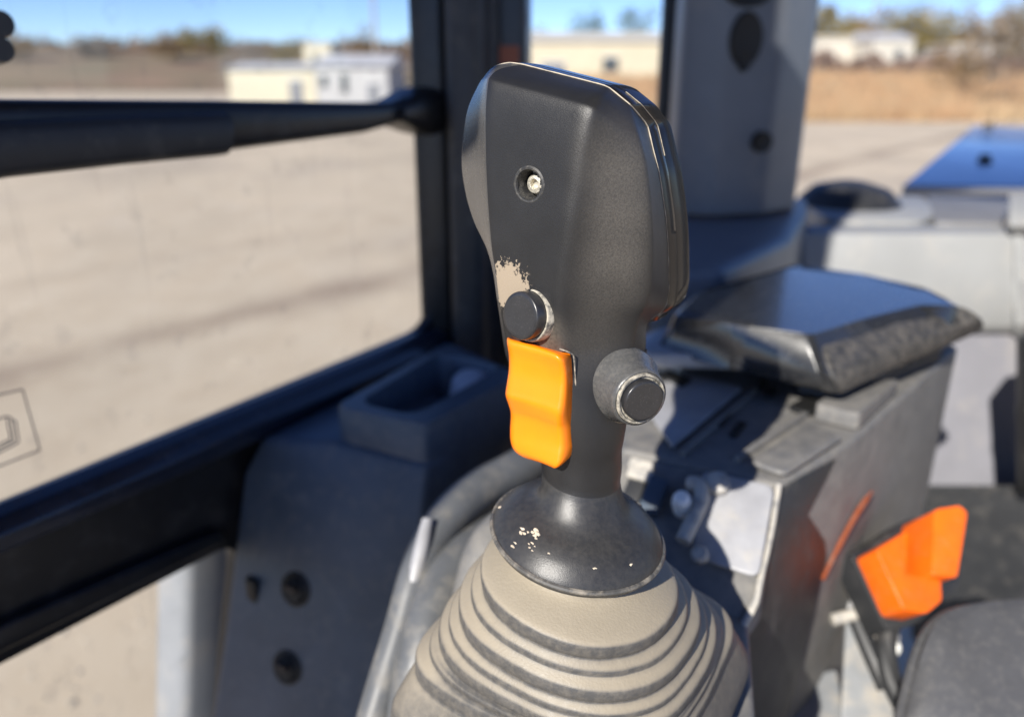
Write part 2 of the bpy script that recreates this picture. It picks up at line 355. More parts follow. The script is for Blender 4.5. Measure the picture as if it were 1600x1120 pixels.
# grab bar across the side window, thicker rubber sleeve on its near half
bar = thing('grab_bar', 'black bar with thick rubber sleeve crossing the side window into the pillar', 'handle', PW(640, 180, .02))
def barpts(us, vs, off): return [PW(u, v, off) for u, v in zip(us, vs)]
def bar_loft(us, top, bot, off, th):
    rings = []
    for u, a, b in zip(us, top, bot):
        p, q = PW(u, a, off), PW(u, b, off); h = (p - q).length / 2; c = (p + q) / 2; x = E2
        rings.append([c + (p - q).normalized() * h * math.copysign(abs(math.sin(t)) ** .6, math.sin(t)) + x * th * math.copysign(abs(math.cos(t)) ** .6, math.cos(t)) for t in [2 * math.pi * i / 20 for i in range(20)]])
    return loft(rings)
mk('bar_rod', *bar_loft([-320, 0, 330, 560, 600, 630, 660], [150, 155, 157, 160, 160, 150, 135], [290, 262, 238, 208, 196, 186, 200], .012, .012), M['blackpaint'], bar)
mk('bar_sleeve', *bar_loft([-330, 0, 180, 330, 343, 345], [190, 188, 180, 176, 176, 180], [340, 278, 258, 244, 242, 238], .022, .014), M['blackmatte'], bar)
mk('bar_mount', *bar_loft([600, 640, 690, 715], [165, 138, 128, 132], [190, 208, 220, 214], .006, .026), M['blackpaint'], bar)

# grey post standing outside the lower window
def outpost():
    a, b = PW(294, 770, -.08), PW(392, 770, -.08); c, d = PW(283, 1250, -.08), PW(366, 1250, -.08)
    bk = -E2 * .05
    return mk('guard_post', *loft([[a, b, b + bk, a + bk], [c, d, d + bk, c + bk]]), M['greypost'], bevel=.012, label='pale grey steel guard post outside the lower side window', cat='post')
outpost()

# ------------------------------------------------------------------ the joystick
Y0 = .262                                   # distance of the stick's front ridge
PXM = Y0 / F                                # metres per reference pixel there
def G(u, v, d):                             # point of the grip: d = how far behind the front ridge, in px units
    return PY(u, v, Y0 + d * PXM * .94)
skax = Vector((.135, -.10, 1)).normalized()         # axis of the flared skirt
skc = PY(903, 828, .271)                       # centre of its rim
joy = thing('joystick', 'black joystick with orange trigger and two round buttons above a dusty rubber boot', 'joystick', PY(900, 1150, Y0 + .02))
jl = joy.location
# feature lines of the front shell, top to neck: back edge, side edge, left ridge, centre ridge, right edge, seam
LV = [
 [(800, 98, 205), (796, 98.5, 203), (815, 101, 190), (948, 135, 82), (985, 165, 72), (1010, 195, 124)],
 [(775, 103, 222), (771, 105, 220), (782, 107, 172), (938, 146, 40), (990, 182, 58), (1013, 205, 122)],
 [(760, 117, 232), (757, 119, 230), (766, 118, 140), (928, 160, 14), (996, 202, 44), (1017, 222, 121)],
 [(748, 133, 238), (746, 136, 236), (761, 133, 128), (924, 172, 3), (1003, 224, 36), (1022, 243, 121)],
 [(731, 176, 246), (729, 178, 244), (758, 180, 120), (915, 205, 0), (1009, 252, 31), (1029, 270, 122)],
 [(724, 246, 246), (721, 247, 244), (759, 247, 114), (905, 252, 0), (1015, 300, 28), (1035, 308, 124)],
 [(729, 299, 232), (727, 300, 230), (761, 298, 109), (898, 300, 0), (1018, 340, 27), (1040, 345, 126)],
 [(742, 345, 206), (740, 345, 204), (764, 345, 104), (890, 348, 0), (1019, 380, 28), (1043, 385, 129)],
 [(762, 388, 176), (760, 388, 174), (768, 390, 98), (883, 393, 2), (1018, 415, 30), (1044, 420, 132)],
 [(772, 425, 160), (770, 425, 158), (774, 428, 92), (876, 432, 4), (1015, 447, 32), (1044, 456, 135)],
 [(778, 465, 156), (776, 465, 154), (779, 468, 90), (872, 472, 6), (1009, 476, 36), (1036, 484, 138)],
 [(784, 505, 152), (782, 505, 150), (786, 508, 86), (874, 512, 8), (998, 500, 42), (1012, 505, 142)],
 [(790, 545, 148), (788, 545, 146), (794, 548, 82), (880, 548, 9), (990, 535, 46), (1009, 545, 144)],
 [(798, 590, 146), (797, 590, 144), (804, 590, 80), (888, 588, 10), (986, 580, 44), (1004, 588, 142)],
 [(808, 640, 144), (808, 640, 142), (818, 640, 72), (897, 640, 10), (974, 640, 40), (994, 640, 138)],
 [(828, 690, 142), (826, 690, 140), (838, 690, 64), (905, 690, 10), (963, 690, 36), (983, 690, 134)],
]
FR = [0, .15, .07, .11, .09, 0]
def gring(l):
    pts = [G(*p) for p in l]; out = []; idx = []
    for i, p in enumerate(pts):
        if FR[i] == 0: out.append(p); idx.append(i); continue
        A, B = p.lerp(pts[i - 1], FR[i]), p.lerp(pts[i + 1], FR[i])
        for s in range(6):
            t = s / 5; out.append(A * (1 - t) ** 2 + p * 2 * t * (1 - t) + B * t * t); idx.append(i)
        if i in (1, 3, 4):
            e_ = pts[i + 1].lerp(p, FR[i + 1]); m_ = {1: 7, 3: 11, 4: 7}[i]
            for s in range(1, m_): out.append(B.lerp(e_, s / m_)); idx.append(i + .5)
        if i == 2:
            e_ = pts[3].lerp(p, FR[3])
            for s in range(1, 30): out.append(B.lerp(e_, s / 30)); idx.append(2.5)
    # close round the back, following the seam plane
    S_, A_ = pts[-1], pts[0]
    back = Vector((.25, 1, 0)).normalized()
    dep = (S_ - A_).length * .10
    for s in [q / 17 for q in range(1, 17)]:
        out.append(S_.lerp(A_, s) + back * dep * math.sin(math.pi * s) * .3); idx.append(9)
    return out, idx
rr = [gring(l) for l in LV]; IDX = rr[0][1]; NR = len(IDX)
rings0 = [r[0] for r in rr]
dense = []
KL = 10
cols = [cr([rings0[k][i] for k in range(len(rings0))], KL) for i in range(NR)]
for k in range(len(cols[0])): dense.append([cols[i][k] for i in range(NR)])
x1 = Vector((1, 0, 0)); x1 = (x1 - skax * x1.dot(skax)).normalized(); y1 = skax.cross(x1)
for k in range(KL * 12, len(dense)):
    t = (k - KL * 12) / (len(dense) - 1 - KL * 12); t = t * t * (3 - 2 * t); q = dense[k]
    li = min(14, k // KL); f_ = (k - li * KL) / KL; va = LV[li][2][1] * (1 - f_) + LV[li + 1][2][1] * f_
    ul = (LV[li][1][0] * (1 - f_) + LV[li + 1][1][0] * f_); ur = (LV[li][5][0] * (1 - f_) + LV[li + 1][5][0] * f_)
    ul = ul + (838 - ul) * t
    cc = G((ul + ur) / 2, va, 70 - 8 * t); rad = (ur - ul) / 2 * PXM
    for i in range(NR):
        a = math.atan2((q[i] - cc).dot(y1), (q[i] - cc).dot(x1))
        q[i] = q[i].lerp(cc + (x1 * math.cos(a) + y1 * math.sin(a)) * rad, t * .9)
KSPLIT = KL * 11                                     # below this the neck carries the seam on
# flare of neck into skirt: circles about skax
x1 = Vector((1, 0, 0)); x1 = (x1 - skax * x1.dot(skax)).normalized(); y1 = skax.cross(x1)
last = dense[-1]; cc = sum(last, Vector()) / NR
ang = [math.atan2((p - cc).dot(y1), (p - cc).dot(x1)) for p in last]
for i in range(1, NR):
    while ang[i] - ang[i - 1] > math.pi: ang[i] -= 2 * math.pi
    while ang[i] - ang[i - 1] < -math.pi: ang[i] += 2 * math.pi
a0 = ang[0]; tot = math.copysign(2 * math.pi, ang[-1] - ang[0])
RS = .0352
prof = [(.0163, .030), (.0160, .024), (.0166, .0185), (.0186, .0140), (.0220, .0112), (.0260, .0090), (.0298, .0062), (.0326, .0032), (.0345, .0006), (.0352, -.0012), (.0350, -.0030), (.0338, -.0042), (.030, -.0050)]
flare = []
for r, h in prof:
    sh = max(0, min(1, (h - .010) / .020)); sh = Vector((-.0030, .0075, 0)) * (sh * sh * (3 - 2 * sh))
    flare.append([skc + sh + skax * h + (x1 * math.cos(a) + y1 * math.sin(a)) * r for a in ang])
seq = [dense[-1]] + [flare[0]] + flare[1:]
cols = [cr([q[i] for q in seq], 4) for i in range(NR)]
sk = [[cols[i][k] for i in range(NR)] for k in range(1, len(cols[0]))]
allr = dense + sk
# split front shell / left side, coloured paler for the sun on it, by feature index
side = [i for i in range(NR) if IDX[i] in (0, 1, 1.5)] ; last_side = max(side) + 3   # up to middle of the left ridge rounding
KS = KL * 10
vs = [p for r in allr for p in r]
def quads(krange, irange): return [[k * NR + i, k * NR + (i + 1) % NR, (k + 1) * NR + (i + 1) % NR, (k + 1) * NR + i] for k in krange for i in irange]
sidei = list(range(0, last_side)); resti = list(range(last_side, NR))
fr = quads(range(0, KS), resti) + quads(range(KS, len(dense) - 1 + 8), range(NR))
fn = (G(905, 250, 0) - G(759, 250, 113)).cross(G(900, 300, 0) - G(905, 200, 0)).normalized()
if fn.y > 0: fn = -fn
sc = PN(828, 289, G(905, 287, 0), fn)
def clear(f):                                       # open the shell where the screw is sunk
    c = sum((vs[i] for i in f), Vector()) / len(f); return (c - sc).length > .0052
fr = [f for f in fr if clear(f)]
fr.append([i for i in range(NR)][::-1])
def submesh(fs):
    used = sorted({i for f in fs for i in f}); mp = {a: b for b, a in enumerate(used)}
    return [vs[i] for i in used], [[mp[i] for i in f] for f in fs]
v_, f_ = submesh(fr); shell = mk('grip_shell', v_, f_, M['grip'], joy, angle=50)
v_, f_ = submesh(quads(range(0, KS), sidei)); mk('lit_side_grey', v_, f_, M['lit_side_grey'], joy, angle=50)
fs = quads(range(len(dense) - 1 + 8, len(allr) - 1), range(NR)); fs.append([(len(allr) - 1) * NR + i for i in range(NR)])
v_, f_ = submesh(fs); M['skirt'] = mat('skirt_plastic', (.026, .026, .0265), .36, .12, 60, .15, 2400, .12, (.2, .18, .15), 400, .58, dwidth=.4, spec=.45)
mk('skirt', v_, f_, M['skirt'], joy, angle=60)
# pale dust caught along the skirt rim
rim = [skc + skax * -.0004 + (x1 * math.cos(t) + y1 * math.sin(t)) * .0351 for t in [2 * math.pi * i / 72 for i in range(72)]]
def ringtube(pts, r, n=8):
    rings = []; m = len(pts)
    for k in range(m + 1):
        p = pts[k % m]; d = pts[(k + 1) % m] - pts[k - 1 if k < m else m - 1 - 0]; x, y = frame(d)
        rr_ = r(k % m) if callable(r) else r
        rings.append([p + (x * math.cos(2 * math.pi * i / n) + y * math.sin(2 * math.pi * i / n)) * rr_ for i in range(n)])
    return loft(rings, False, False)
mk('rim_lip', *ringtube([p - skax * .0005 for p in rim], .0011), mat('rim_dust', (.07, .068, .064), .5, .3, 200, 0, 1, .6, (.34, .30, .24), 160, .55), joy)

# --- rear half of the head, behind the seam
loopf = [d[NR - 17] for d in dense[:KL * 11 + 1]][::-1]             # right seam, bottom to top
loopt = dense[0][:NR - 16][::-1][1:]                               # along the top to the left
loopl = [d[0] for d in dense[1:KL * 11 + 1]]                       # left, top to bottom
loop = loopf + loopt + loopl
lc = sum(loop, Vector()) / len(loop)
bn = Vector((.66, .75, .0)).normalized()
def thin(pts, dmin):
    o = [pts[0]]
    for p in pts[1:]:
        if (p - o[-1]).length > dmin: o.append(p)
    return o
loop = thin(loop, .0016)
lc = sum(loop, Vector()) / len(loop)
def lring(off, sc): return [lc + (p - lc) * sc + bn * off for p in loop]
mk('rear_shell', *loft([lring(.0002, .97), lring(.0006, .992), lring(.0012, 1.0), lring(.0065, 1.006), lring(.0070, .999), lring(.0074, 1.008), lring(.0140, 1.0), lring(.0172, .988), lring(.0186, .955), lring(.0195, .90)]), M['grip_gloss'], joy, angle=32)
# dust packed into the seam
seam = [lc + (p - lc) * 1.001 + bn * .0004 for p in loop]
mk('seam_dust', *ringtube(seam, lambda k: (.00006 + .00018 * max(0, min(1, (seam[k].z - CAMZ + .055) / .035))) + .00012 * noise.noise(seam[k] * 300)), M['dustline'], joy)
upper = [p for p in lring(.00685, 1.0065) if p.x > PY(975, 135, .28).x and p.z > CAMZ - .026][::-1]
for k in range(1, len(upper)):
    if (upper[k] - upper[k - 1]).length > .008: upper = upper[:k]; break
mk('upper_seam_dust', *tube(upper, [.00012 + .00008 * noise.noise(p * 400) for p in upper], 6), M['dustline'], joy)
# thumb rocker on the rear face, its edge shows past the silhouette
tc_ = G(1022, 388, 190)
mk('thumb_rocker', *loft([[tc_ + bn * h + (Vector((bn.y, -bn.x, 0)) * math.cos(t) * .008 + ZUP * math.sin(t) * .0155) * s for t in [2 * math.pi * i / 28 for i in range(28)]] for h, s in ((-.014, 1), (-.001, 1), (.0025, .92), (.004, .7), (.0045, .3))]), M['lit_side_grey'], joy)

# --- recessed screw on the centre facet
fn = (G(905, 250, 0) - G(759, 250, 113)).cross(G(900, 300, 0) - G(905, 200, 0)).normalized()
if fn.y > 0: fn = -fn
sc = PN(828, 289, G(905, 287, 0), fn)
ux, uy = frame(fn)
mk('screw_well', *lathe(sc, fn, [(.0068, -.0012), (.0066, .0006), (.0060, .0010), (.0054, .0009), (.0050, .0000), (.0047, -.0030), (.0046, -.0062), (.0002, -.0062)], 40, None, False), M['well'], joy, angle=40)
mk('screw', *lathe(sc - fn * .0062, fn, [(.0036, 0), (.0036, .0026), (.0031, .0034), (.0019, .0036), (.0017, .0034), (.0015, .0016), (.0002, .0016)], 24), M['steel'], joy, angle=25)

# --- buttons
def button(u, v, d, ax, rb, rc, hb, hc, housing=None):
    c = G(u, v, d); ax = ax.normalized()
    if housing:
        r0, h0 = housing
        mk('button_housing', *lathe(c, ax, [(r0 * .9, -h0 - .008), (r0, -h0), (r0 * .97, -h0 * .8), (rb * 1.17, -h0 * .35), (rb * 1.14, -.0015), (rb * 1.10, 0), (rb * 1.04, .0004), (rb * 1.0, -.0006)], 48), M['housing'], joy, angle=50)
    bz = mk('bezel_ring', *lathe(c, ax, [(rb, -.006), (rb, hb * .6), (rb * .97, hb), (rb * .91, hb), (rb * .885, hb * .7), (rb * .87, hb * .2), (.001, hb * .2)], 48), M['bezel'], joy, angle=40)
    mk('button_cap', *lathe(c, ax, [(rc, 0), (rc, hc * .82), (rc * .985, hc * .93), (rc * .93, hc), (rc * .8, hc * 1.0), (rc * .4, hc * .985), (.0005, hc * .98)], 48), M['button'], joy, angle=60)
M['housing'] = mat('housing_plastic', (.075, .075, .074), .27, .2, 120, .15, 2500, .2, (.32, .29, .24), 700, .62, dwidth=.3)
axl = Vector((-.70, -.70, .14))
button(829, 492, 42, axl, .0100, .0089, .0012, .0058)
axr = Vector((.34, -.93, .0))
button(1000, 622, -16, axr, .0098, .0078, .0013, .0034, housing=(.0152, .0135))

# --- orange trigger: three-sided paddle with two finger scallops
def T(u, v, d): return G(u, v, d)
TL = [  # left silhouette, front left, front right edge, outer right root
 [(798, 529, 86), (801, 530, 56), (870, 549, -2), (891, 554, 1)],
 [(793, 527, 88), (794, 530, 48), (872, 553, -18), (892, 558, 1)],
 [(792, 535, 88), (793, 538, 42), (877, 562, -28), (893, 564, 2)],
 [(795, 555, 88), (796, 558, 44), (881, 578, -26), (894, 580, 2)],
 [(795, 578, 88), (795.5, 580, 44), (882, 598, -25), (895, 600, 3)],
 [(791, 605, 88), (791.5, 607, 38), (880, 628, -32), (896, 622, 3)],
 [(790, 617, 88), (790.5, 619, 35), (877, 646, -36), (897, 636, 3)],
 [(794, 630, 88), (794.5, 632, 40), (876, 660, -32), (898, 650, 4)],
 [(798, 645, 88), (798.5, 648, 46), (877, 672, -27), (899, 662, 4)],
 [(797, 672, 88), (797.5, 675, 44), (879, 694, -28), (901, 680, 5)],
 [(798, 690, 88), (799, 694, 40), (877, 714, -34), (903, 692, 6)],
 [(803, 702, 88), (806, 707, 38), (873, 729, -36), (902, 701, 7)],
 [(812, 709, 86), (820, 715, 42), (870, 733, -24), (897, 708, 9)],
 [(822, 706, 84), (832, 712, 52), (870, 728, -2), (891, 706, 13)],
]
def tring(l):
    p = [T(*q) for q in l]; out = [p[0]]
    fr_ = [0, .30, .16, 0]
    for i in (1, 2):
        A, B = p[i].lerp(p[i - 1], fr_[i] * (1.2 if i == 1 else 1)), p[i].lerp(p[i + 1], fr_[i] if i == 1 else .35)
        if i == 1: B = p[1].lerp(p[2], .12)
        if i == 2: A = p[2].lerp(p[1], .09)
        for s in range(6):
            t = s / 5; out.append(A * (1 - t) ** 2 + p[i] * 2 * t * (1 - t) + B * t * t)
        if i == 1:
            for s in (.25, .5, .75): out.append(B.lerp(p[2].lerp(p[1], .09), s) - Vector((-.5, -.8, 0)) * .0006 * math.sin(math.pi * s))
    out.append(p[3]); out.append(p[3] + Vector((-.004, .012, 0))); out.append(p[0] + Vector((.004, .010, 0)))
    return out
tr0 = [tring(l) for l in TL]
cols = [cr([q[i] for q in tr0], 5) for i in range(len(tr0[0]))]
trd = [[c[k] for c in cols] for k in range(len(cols[0]))]
mk('trigger', *loft(trd), M['orange'], joy, angle=60)
# dust line along the trigger slot
slot = cr([G(874, 545, 0), G(892, 552, 0), G(897, 562, 2), G(900, 610, 4), G(904, 660, 7), G(908, 694, 11), G(902, 704, 20)], 6)
mk('slot_edge', *tube(slot, .0003, 8), mat('slot_dust', (.06, .058, .055), .6, .2, 300, 0, 1, .9, (.4, .35, .28), 300, .5), joy)
# seam running down the back edge of the neck
nk = thin([d[NR - 17] + Vector((.0002, -.0001, 0)) for d in dense[KL * 12:]] + [q[NR - 17] + skax * .0001 for q in sk[4:30]], .001)
mk('neck_seam', *tube(nk, .00042, 6), mat('neck_dust', (.09, .085, .08), .6, .2, 300, 0, 1, .8, (.36, .32, .26), 300, .55), joy)

# --- flecks of pale paint on the skirt
M['fleck'] = mat('paint_fleck', (.72, .62, .47), .7, .15, 900)
def skirt_pt(u, v):                                   # meet the flared surface by marching the sight line
    r = ray(u, v).normalized(); t = .22
    while t < .45:
        q = O + r * t - skc; h = q.dot(skax); rad = (q - skax * h).length
        hs_ = None
        for (ra, ha), (rb_, hb_) in zip(prof, prof[1:]):
            if ra <= rad <= rb_ and rb_ > ra: hs_ = ha + (hb_ - ha) * (rad - ra) / (rb_ - ra)
        if hs_ is not None and h <= hs_: return O + r * t, r
        t += .00015
    return P(u, v, .3), r
def fleck(u, v, r_):
    p, r = skirt_pt(u, v); n = 9; x, y = frame(skax)
    ring = [p + (x * math.cos(2 * math.pi * i / n) + y * math.sin(2 * math.pi * i / n)) * r_ * 1.45 * random.uniform(.45, 1.35) for i in range(n)]
    v_ = ring + [p + skax * r_ * .35]; return v_, [[i, (i + 1) % n, n] for i in range(n)]
for spots in ([(818, 826, .0011), (814, 831, .0009), (821, 833, .0008), (826, 831, .0006)], [(838, 827, .0010), (841, 833, .0010), (836, 836, .0009), (833, 831, .0007), (839, 841, .0005)],
              [(806, 848, .0007), (802, 853, .0006)], [(827, 849, .0006), (833, 848, .0006), (829, 855, .0005), (836, 853, .0005), (832, 859, .0004)], [(782, 792, .0009)], [(858, 863, .0005)], [(985, 881, .0007)], [(930, 887, .0006)]):
    vs_, fs_ = [], []
    for s in spots:
        a, b = fleck(*s); fs_ += [[i + len(vs_) for i in f] for f in b]; vs_ += a
    mk('paint_fleck', vs_, fs_, M['fleck'], joy, fix=False)

# --- bellows boot, round at the collar and square at the base
def boot():
    # (half width, height relative to the lens, squareness, x, y)
    pr = [(.0245, -.172, 2, .0275, .271), (.0255, -.178, 2, .0275, .270), (.0262, -.1815, 2, .0275, .2695), (.0290, -.1838, 2, .0276, .268), (.0345, -.1862, 2.05, .0276, .2668), (.0390, -.1882, 2.08, .0277, .2667), (.0401, -.1892, 2.1, .0277, .2668), (.0403, -.1910, 2.1, .0277, .267), (.0400, -.1948, 2.1, .0278, .267), (.0393, -.1956, 2.1, .0278, .2675),
          (.0400, -.1966, 2.15, .0279, .268), (.0430, -.1982, 2.2, .0282, .270), (.0442, -.1990, 2.2, .0282, .270), (.0443, -.2012, 2.2, .0282, .270), (.0438, -.2018, 2.2, .0282, .270), (.0482, -.2040, 2.3, .0287, .272), (.0492, -.2049, 2.3, .0287, .272), (.0494, -.2066, 2.3, .0287, .272), (.0490, -.2104, 2.35, .0287, .272), (.0482, -.2113, 2.35, .0287, .2725),
          (.0490, -.2124, 2.4, .0289, .2735), (.0515, -.2140, 2.5, .0291, .275), (.0525, -.2147, 2.5, .0291, .275), (.0526, -.2168, 2.5, .0291, .275), (.0521, -.2174, 2.5, .0291, .275), (.0550, -.2190, 2.6, .0295, .277), (.0560, -.2200, 2.6, .0295, .277), (.0562, -.2216, 2.7, .0295, .277), (.0558, -.2252, 2.8, .0295, .277), (.0550, -.2262, 2.8, .0295, .278),
          (.0562, -.2274, 3, .0297, .279), (.0572, -.2292, 3.2, .0299, .281), (.0582, -.2299, 3.2, .0299, .281), (.0583, -.2318, 3.3, .030, .282), (.0578, -.2324, 3.3, .030, .282), (.0600, -.2345, 4.2, .0304, .285), (.0608, -.2355, 4.4, .0304, .285), (.0610, -.2372, 4.6, .0304, .285), (.0606, -.2415, 4.8, .0304, .285), (.0600, -.2425, 5, .0304, .285),
          (.0610, -.2440, 6, .0304, .285), (.0665, -.2580, 7, .0304, .285), (.0675, -.2600, 7, .0304, .285), (.0680, -.2800, 7, .0304, .285)]
    n = 120; rings = []
    for r, z, sq, cx, cy in pr:
        f = max(0, min(1, (z + .245) / .07)); ax = ZUP.lerp(skax, f).normalized()
        c = Vector((cx, cy, CAMZ + z)); ring = []
        for i in range(n):
            t = 2 * math.pi * i / n; cs, sn = math.cos(t), math.sin(t)
            k = (abs(cs) ** sq + abs(sn) ** sq) ** (-1 / sq)
            d = (E2 * cs + E1 * sn); d = d - ax * d.dot(ax); d.normalize()
            q = c + d * r * k
            q += d * .0006 * noise.noise(q * 38) + ax * .0008 * noise.noise(q * 24 + Vector((3, 1, 7))) + d * .0002 * noise.noise(q * 160)
            ring.append(q)
        rings.append(ring)
    return loft(rings)
mk('rubber_boot', *boot(), M['boot'], joy, angle=180, sub=1)
def settle(name, col, lo, hi, amount):              # dust that has settled on the ledges facing up
    t, colr, b, mp, ro = m_out[name]; N, L = t.nodes, t.links
    ge = N.new('ShaderNodeNewGeometry'); sx = N.new('ShaderNodeSeparateXYZ'); L.new(ge.outputs['Normal'], sx.inputs[0])
    n = N.new('ShaderNodeTexNoise'); n.inputs['Scale'].default_value = 170; n.inputs['Detail'].default_value = 10; L.new(mp.outputs[0], n.inputs['Vector'])
    ad = N.new('ShaderNodeMath'); ad.operation = 'MULTIPLY_ADD'; L.new(n.outputs['Fac'], ad.inputs[0]); ad.inputs[1].default_value = .1; L.new(sx.outputs['Z'], ad.inputs[2])
    r = N.new('ShaderNodeMapRange'); L.new(ad.outputs[0], r.inputs[0]); r.inputs[1].default_value = lo + .05; r.inputs[2].default_value = hi + .05; r.inputs[4].default_value = amount
    x = N.new('ShaderNodeMix'); x.data_type = 'RGBA'; L.new(r.outputs[0], x.inputs[0]); L.new(colr, x.inputs[6]); x.inputs[7].default_value = (*col, 1)
    L.new(x.outputs[2], b.inputs['Base Color']); m_out[name] = (t, x.outputs[2], b, mp, ro)
settle('rubber_boot', (.33, .282, .207), .3, .8, .88)

# dust and wear with a shape of its own on the grip
gp = lambda u, v, d: tuple(G(u, v, d) - jl)
local_dust(M['grip'], 'grip_plastic', gp(796, 446, 78), .0086, .85, (.34, .275, .20), 330, .75)
for q in ((968, 235), (972, 300), (966, 370), (958, 440)): soft_dust(M['grip'], 'grip_plastic', gp(*q, 14), .021, .28, (.25, .225, .19), 1600)
soft_dust(M['grip'], 'grip_plastic', gp(925, 540, 15), .020, .25, (.2, .18, .15), 1600)
soft_dust(M['grip'], 'grip_plastic', gp(838, 520, 30), .014, .45, (.34, .3, .24))
local_dust(M['housing'], 'housing_plastic', gp(962, 662, 24), .0042, .8, (.42, .36, .27), 300, .5)

# ------------------------------------------------------------------ side console with cup tray
con = thing('side_console', 'dark blue grey plastic side console with open tray under the window', 'console', PZ(560, 900, -.45))
ZT = -.235
fl, frr, br, bl = [PZ(*q, ZT) for q in ((520, 634), (664, 664), (815, 585), (700, 534))]
il, ir, ibr, ibl = [PZ(*q, ZT) for q in ((560, 628), (648, 647), (783, 573), (690, 549))]
out = roundpoly([fl, frr, br, bl], [.012, .008, .01, .01], 5); inn = roundpoly([il, ir, ibr, ibl], [.018, .018, .018, .018], 5)
dz = Vector((0, 0, -1))
c_in = sum(inn, Vector()) / len(inn)
mk('cup_tray', *loft([[p + dz * .052 for p in out], [p + dz * .003 for p in out], [p + (c_in - p).normalized() * .002 for p in out], [p + (p - c_in).normalized() * .002 for p in inn], [p + dz * .003 for p in inn], [c_in + (p - c_in) * .9 + dz * .045 for p in inn]]), M['console'], con, angle=50)
pf0 = PW(392, 700, .026); nF = (PW(350, 1010, .026) - pf0).cross(frr + E1 * .008 - pf0).normalized(); nF = nF if nF.y > 0 else -nF
front = [PN(u, v, pf0, nF) for u, v in ((408, 684), (520, 690), (668, 725), (655, 860), (615, 1000), (560, 1180), (318, 1180), (345, 1010), (378, 740))]
mk('front_panel', *prism(front, E1 * .12), M['console'], con, bevel=.006)
for u, v in ((462, 920), (449, 1042)):
    c = PN(u, v, pf0, nF)
    p1 = mk('fastener_plug', *lathe(c, -nF, [(.0145, -.004), (.0145, .0005), (.012, .0016), (.0105, .001), (.008, .004), (.0, .0045)], 20), M['dark'], con)
    mk('plug_clip', *box(c - E1 * .004 + ZUP * .004, E2 * .006, E1 * .003, ZUP * .003), mat('plug_grime', (.03, .022, .018), .7), p1, bevel=.001)
c = PN(395, 921, pf0, nF)
mk('edge_clip', *box(c, E2 * .006, E1 * .003, ZUP * .011), M['dark'], con, bevel=.002)
c = PN(402, 690, pf0, E1)
# tray side skirt and gap below
mk('tray_bracket', *prism([PN(u, v, frr + E2 * -.004, E2) for u, v in ((668, 735), (835, 640), (840, 690), (668, 790))], E2 * -.05), M['consoledusty'], con, bevel=.003)
# pale curved liner lying in the tray
mk('tray_liner', *lathe(PZ(742, 596, ZT - .012), Vector((.2, -.3, 1)), [(.020, -.02), (.020, -.004), (.018, 0), (.012, .003), (.0, .004)], 28), mat('pale_paper', (.45, .47, .5), .7), label='pale rounded cup lid sitting in the side console tray', cat='lid')

def pathtube(name, px, rad, m, parent, n=16, flat=1.0):
    pts = cr([P(u, v, d) for u, v, d in px], 5)
    rs = cr([Vector((r, 0, 0)) for r in rad], 5)
    return mk(name, *tube(pts, [q.x for q in rs], n), m, parent)
pathtube('curved_rail', [(900, 640, .62), (830, 718, .56), (750, 765, .52), (695, 815, .49), (655, 885, .465), (628, 975, .45), (585, 1120, .43), (570, 1190, .42)], [.013, .014, .014, .013, .011, .010, .010, .010], M['railgrey'], con)
pathtube('rail_edge', [(668, 812, .470), (660, 850, .462), (648, 900, .455), (636, 950, .45), (622, 1000, .445)], [.0035, .0045, .0045, .0035, .002], M['coversheet'], con)
pathtube('inner_liner', [(860, 790, .53), (770, 840, .50), (712, 890, .47), (675, 960, .445), (655, 1040, .43), (640, 1150, .42)], [.014, .015, .016, .015, .014, .014], M['railgrey'], con)
pathtube('inner_pad', [(800, 815, .46), (765, 860, .45), (745, 930, .44), (730, 1000, .43)], [.012, .014, .014, .012], M['consoledusty'], con)
base = [PZ(u, v, -.275) for u, v in ((650, 1260), (700, 1010), (770, 800), (880, 640), (1060, 640), (1130, 800), (1170, 960), (1190, 1240))]
mk('console_base', *prism(base, Vector((0, 0, -.25))), M['consoledusty'], con, bevel=.004)

# ------------------------------------------------------------------ right console
rc = thing('right_console', 'dusty black control console with grey cover plate beside the boot', 'console', PZ(1200, 900, -.5))
ZC = -.225
top = [PZ(u, v, ZC) for u, v in ((968, 700), (1215, 757), (1262, 730), (1332, 690), (1420, 612), (1500, 540), (1300, 500), (1090, 500), (985, 556))]
mk('console_top', *prism(roundpoly(top, [.004, .006, .01, .012, .01, .01, .01, .01, .01], 4), Vector((0, 0, -.25))), M['consoledusty'], rc, bevel=.0035)
def zl(u, v, z): return PZ(u, v, z)
def slab(name, quad, th, m, parent, bev=.002, rad=0, up=True):
    q = roundpoly(quad, rad, 4) if rad else quad
    n = (quad[1] - quad[0]).cross(quad[2] - quad[0]).normalized()
    if n.dot(O - quad[0]) < 0: n = -n
    return mk(name, *prism(q, n * th), m, parent, bevel=bev)
# sloping front of the console
rows = [((962, 704), (1219, 760), -.226), ((948, 770), (1209, 830), -.243), ((935, 850), (1192, 912), -.262), ((930, 930), (1160, 990), -.280), ((930, 1040), (1128, 1120), -.305), ((930, 1150), (1095, 1240), -.33)]
L_ = [zl(*a, z) for a, b, z in rows]; Rr = [zl(*b, z) for a, b, z in rows]
vs_ = []; 
rings = []
for a, b in zip(L_, Rr):
    rings.append([a, b, b + Vector((.01, .01, -.20)), a + Vector((0, .01, -.20))])
mk('console_front', *loft(rings), M['consoledusty'], rc, bevel=.003)
